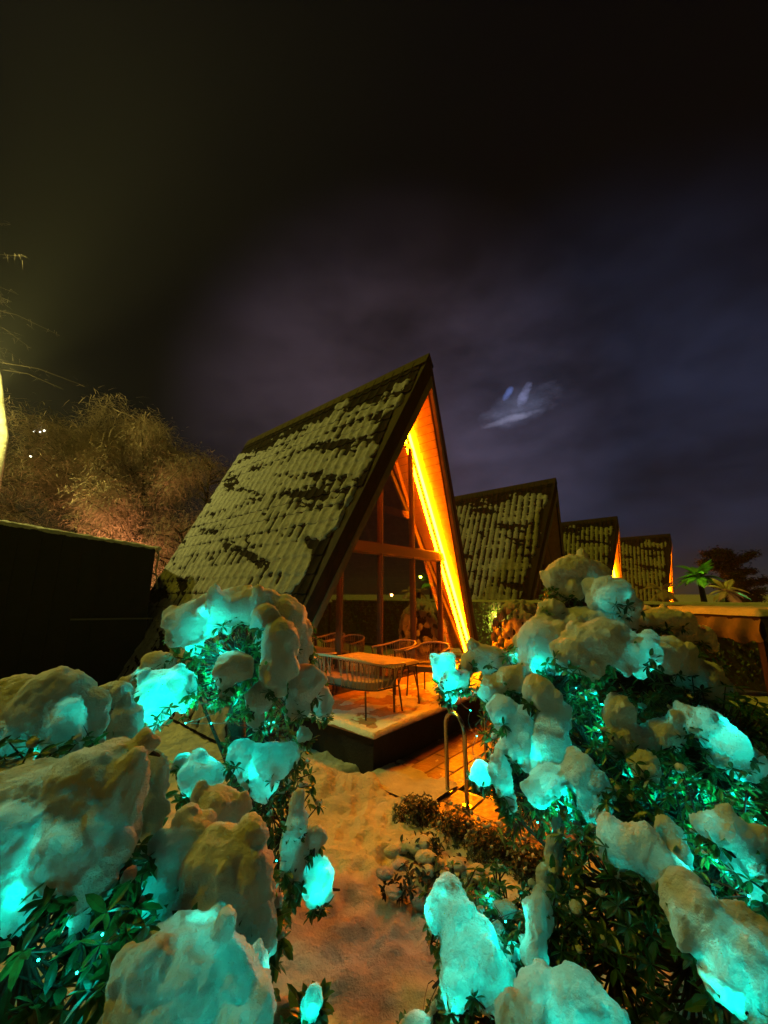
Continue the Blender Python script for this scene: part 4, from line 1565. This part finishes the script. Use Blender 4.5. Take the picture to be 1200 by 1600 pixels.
# ------------------------------------------------------------------ trees
def tree(name, label, base, height, spread, mt, seed, ntwig=9000, droop=.6, trunk_r=.18, cz=.55, width=.010, cat='tree', group=None, levels=11, lean=0.0, crown_low=.25):
    R = random.Random(seed)
    T = thing(name, label, cat, base, 0, group)
    tr = MB()
    top = Vector((lean, 0, height * .82))
    pts = [Vector((0, 0, -.3)), Vector((R.gauss(0, .1), R.gauss(0, .1), height * .3)) + Vector((lean * .3, 0, 0)), Vector((R.gauss(0, .2) + lean * .6, R.gauss(0, .2), height * .58)), top]
    tr.tube(pts, [trunk_r, trunk_r * .75, trunk_r * .45, trunk_r * .12], 8)
    limbs = []
    for i in range(levels * 3):
        t = crown_low + (1 - crown_low) * (i / (levels * 3))
        seg = min(2, int(t * 3))
        p = pts[seg].lerp(pts[seg + 1], t * 3 - seg) if t < 1 else pts[-1]
        a = R.random() * 6.28
        ln = spread * (math.sin(PI * min(1, max(.08, (1 - t) * .9 + .1))) ** .7) * R.uniform(.6, 1.1)
        up = R.uniform(.25, .7)
        e_ = p + Vector((math.cos(a) * ln, math.sin(a) * ln, ln * up))
        m_ = (p + e_) / 2 + Vector((0, 0, ln * .12))
        tr.tube([p, m_, e_], [trunk_r * .32, trunk_r * .18, trunk_r * .06], 5, False)
        limbs.append((p, m_, e_, ln))
    tr.obj('trunk', M_BARK, T, True)
    V, F = [], []
    n = 0
    for _ in range(ntwig):
        p, m_, e_, ln = limbs[R.randrange(len(limbs))]
        t = R.random() ** .6
        s = p.lerp(m_, t * 2) if t < .5 else m_.lerp(e_, t * 2 - 1)
        s = s + Vector((R.gauss(0, .22), R.gauss(0, .22), R.gauss(0, .20))) * (spread / 2.6)
        a = R.random() * 6.28
        L_ = R.uniform(.12, .42) * spread / 3
        d = Vector((math.cos(a), math.sin(a), R.uniform(-.6, .6) * (1 if droop < .5 else .8)))
        mid = s + d * L_ * .5
        end = s + d * L_ + Vector((0, 0, -droop * L_ * R.uniform(.5, 1.3)))
        side = Vector((d.y, -d.x, R.uniform(-.5, .5))).normalized() * width * R.uniform(.5, 1.4)
        V += [s - side, s + side, mid - side * .8, mid + side * .8, end]
        F.append((n, n + 1, n + 3, n + 2))
        F.append((n + 2, n + 3, n + 4, n + 4))
        n += 5
    me = bpy.data.meshes.new('crown')
    me.from_pydata([tuple(v) for v in V], [], [f if len(set(f)) == 4 else f[:3] for f in F])
    me.materials.append(mt)
    link('crown', me, T, 'stuff')
    return T


def tree_at(px, top_y, Y, **kw):
    p = at(px, top_y, Y)
    return tree(base=(p.x, p.y, 0), height=p.z + .3, **kw)


tree_at(150, 640, 17, name='bare_tree', label='snow-dusted bare tree left of centre of the brown wood behind the shed', spread=4.4, mt=M_TWIG, seed=1, ntwig=38000, droop=.3, crown_low=.15)
tree_at(235, 672, 16, name='bare_tree', label='brown lit bushy tree nearest the roof of the big cabin', spread=3.6, mt=M_TWIG, seed=2, ntwig=34000, droop=.5, crown_low=.12)
tree_at(335, 680, 20, name='bare_tree', label='fine upright tree showing over the lower end of the big roof', spread=2.9, mt=M_TWIG, seed=3, ntwig=6000, droop=-.5, crown_low=.2)
tree_at(50, 650, 19, name='bare_tree', label='dim bare tree right of the yellow lit trunk', spread=4.4, mt=M_TWIGD, seed=4, ntwig=22000, droop=.7, crown_low=.15)
tree_at(-60, 700, 15, name='bare_tree', label='dim bare tree cut by the left edge, behind the shed', spread=3.8, mt=M_TWIGD, seed=5, ntwig=8000, droop=.7, crown_low=.15)
tree_at(285, 800, 13.5, name='bare_tree', label='small snowy tree between the shed and the big roof', spread=1.8, mt=M_TWIG, seed=8, ntwig=6000, droop=.8, crown_low=.1)
tree_at(1138, 850, 30, name='dark_tree', label='dark round tree on the horizon behind the palm', spread=1.9, mt=mat('dark_twig', (.02, .02, .02), .9), seed=6, ntwig=22000, droop=.3, crown_low=.1, width=.06)
# tall trunk at the left edge, lit yellow
p = at(2, 655, 11.5)
T = thing('tall_tree', 'tall tree trunk at the left edge lit yellow by a floodlight', 'tree', (p.x + .12, p.y, 0))
R_ = random.Random(5)
lampz = at(-22, 665, 10.6).z + .5
tp = [Vector((.35, 0, -.2)), Vector((.10, 0, p.z - .6)), Vector((-.55, 0, p.z + 1.5)), Vector((-1.5, 0, p.z + 3.5)), Vector((-3.3, .1, p.z + 7)), Vector((-4.9, .1, p.z + 10))]
MB().tube(tp, [.14, .115, .10, .085, .06, .02], 12).obj('trunk', mat('yellow_bark', (.42, .40, .30), .85, bump=1.4, bscale=14, var=.4, vscale=5), T, True)
k = MB()
V, F, n = [], [], 0
for i in range(34):
    z = p.z - 1.2 + 9.5 * i / 34
    a = R_.random() * 6.28
    if abs(z - lampz) < 2.0:
        continue
    L_ = R_.uniform(1.2, 3.0)
    s = Vector((.1 - .47 * max(0, z - p.z + .6), 0, z))
    e_ = s + Vector((math.cos(a) * L_, math.sin(a) * L_, R_.uniform(-.3, .7)))
    m_ = (s + e_) / 2 + Vector((0, 0, .2))
    k.tube([s, m_, e_], [.018, .010, .004], 4, False)
    for _ in range(26):
        t = R_.random()
        c = (s.lerp(m_, t * 2) if t < .5 else m_.lerp(e_, t * 2 - 1)) + Vector((R_.gauss(0, .08), R_.gauss(0, .08), R_.gauss(0, .05)))
        d = Vector((R_.gauss(0, 1), R_.gauss(0, 1), R_.gauss(-.2, .4))).normalized()
        ll = R_.uniform(.1, .35)
        sd_ = Vector((d.y, -d.x, .3)).normalized() * .004
        V += [c - sd_, c + sd_, c + d * ll]
        F.append((n, n + 1, n + 2))
        n += 3
k.obj('limbs', M_BARK, T, True)
me = bpy.data.meshes.new('twigs')
me.from_pydata([tuple(v) for v in V], [], F)
me.materials.append(M_TWIGD)
link('twigs', me, T, 'stuff')


SPOT_TILT = 18


def flood(label, loc, power, col, m, rad=.12, up=0):
    T = thing('floodlight', label, 'floodlight', loc)
    MB().box(-.14, .14, -.05, .05, -.10, .10).obj('housing', M_LEG, T)
    MB().box(-.12, .12, -.062, -.052, -.08, .08).obj('lens', m, T)
    MB().tube([(0, 0, -.10), (0, 0, -loc[2])], .03, 6).obj('pole', M_LEG, T)
    point_light('light', (0, -.22, 0), power, col, rad, T)
    if up:
        d_ = bpy.data.lights.new('beam', 'SPOT')
        d_.energy = up
        d_.color = col
        d_.spot_size = math.radians(62)
        d_.spot_blend = 1
        d_.shadow_soft_size = .1
        o_ = bpy.data.objects.new('beam', d_)
        C.objects.link(o_)
        o_.parent = T
        o_.location = (-.3, -.25, -.9)
        o_.rotation_euler = (PI, math.radians(SPOT_TILT), 0)
    return T


flood('yellow floodlight shining on the tall tree trunk at the left edge', tuple(at(-22, 600, 10.4)), 1600, (1.0, .90, .22), M_LAMPY, up=38000)
flood('warm lamp behind the shed lighting the brown trees', tuple(at(190, 902, 14.6)), 520, (1.0, .42, .16), M_LAMPW, .9)
T0 = None
for i, (x, y, Y) in enumerate([(53, 674, 14), (63, 675, 14), (69, 673, 14), (48, 713, 14)]):
    lb = ['left of the three white lamps glinting through the trees', 'middle of the three white lamps glinting through the trees',
          'right of the three white lamps glinting through the trees', 'single white lamp glinting lower in the trees'][i]
    if T0 is None:
        bm_ = bmesh.new()
        bmesh.ops.create_icosphere(bm_, subdivisions=2, radius=.034)
        T0 = bpy.data.meshes.new('distant_lamp')
        bm_.to_mesh(T0)
        bm_.free()
        T0.materials.append(emit('lamp_white', (1, .95, .7), 6))
    o = link('distant_lamp', T0)
    o.location = at(x, y, Y)
    o['label'] = lb
    o['category'] = 'lamp'
    o['group'] = 'distant white lamps'

# ------------------------------------------------------------------ palm
def palm(label, base, h, R0, seed, nf, mt, mt2, droopy):
    R = random.Random(seed)
    T = thing('palm_tree', label, 'palm tree', base, 0)
    MB().tube([(0, 0, -.2), (.05, 0, h * .5), (0, 0, h)], [.13, .09, .06], 8).obj('trunk', M_BARK, T, True)
    for i in range(nf):
        a = 6.283 * i / nf + R.gauss(0, .2)
        L_ = R0 * R.uniform(.7, 1.1)
        el = R.uniform(.15, 1.3)
        dry = i % 3 == 0 and droopy
        if dry:
            el = R.uniform(-.3, .3)
        pts, d = [], Vector((math.cos(a) * math.cos(el), math.sin(a) * math.cos(el), math.sin(el)))
        p_ = Vector((0, 0, h))
        m = MB()
        segs = 10
        for s in range(segs + 1):
            pts.append(p_.copy())
            p_ = p_ + d * L_ / segs
            d = (d + Vector((0, 0, -.16 if not dry else -.24))).normalized()
        m.tube(pts, [.018 * (1 - .8 * s / segs) for s in range(segs + 1)], 4, False)
        for s in range(3, segs + 1):
            tdir = (pts[s] - pts[s - 1]).normalized()
            sd_ = tdir.cross(Vector((0, 0, 1))).normalized()
            for sgn in (-1, 1):
                for sub in (0, .5):
                    b0 = pts[s - 1].lerp(pts[s], sub)
                    ll = L_ * .30 * math.sin(PI * min(.95, s / segs))
                    tip = b0 + (sd_ * sgn + tdir * .8).normalized() * ll + Vector((0, 0, -.25 * ll))
                    ww = tdir * .035
                    m.add([b0 - ww, b0 + ww, tip], [(0, 1, 2)])
        m.obj('frond', mt2 if dry else mt, T)
    return T


pp = at(1093, 905, 11.5)
palm('palm with a green and yellow lit crown right of the farthest cabin', (pp.x, pp.y, 0), pp.z, .72, 4, 34, M_FROND, M_DRYFR, False)
point_light('palm_light', (pp.x + .1, pp.y - .8, pp.z - .5), 9, (.08, 1.0, .25), .05)
point_light('palm_light', (pp.x - .5, pp.y - .6, pp.z + .3), 7, (.8, 1.0, .05), .05)
pp = at(1135, 925, 10.5)
palm('brown snow-weighted palm with drooping fronds beside the green one', (pp.x, pp.y, 0), pp.z, .62, 9, 18, M_DRYFR, M_DRYFR, True)
point_light('palm_light', (pp.x - .4, pp.y - .9, pp.z - .1), 6, (1.0, .40, .10), .05)
pp = at(1035, 925, 10.5)
palm('small frosted palm at the foot of the farthest cabin', (pp.x, pp.y, 0), pp.z, .65, 12, 14, M_DRYFR, M_DRYFR, True)

# ------------------------------------------------------------------ haze: damp winter air round the whole scene
hz = bpy.data.materials.new('haze')
hz.use_nodes = True
t_ = hz.node_tree
t_.nodes.remove(t_.nodes['Principled BSDF'])
vol = N(t_, 'ShaderNodeVolumePrincipled')
vol.inputs['Color'].default_value = (.9, .9, .9, 1)
vol.inputs['Density'].default_value = HAZE
vol.inputs['Anisotropy'].default_value = .2
t_.links.new(vol.outputs[0], t_.nodes['Material Output'].inputs['Volume'])
if HAZE > 0:
    MB().box(-650, 650, -250, 950, -3.0, 26).obj('haze', hz, kind='stuff')
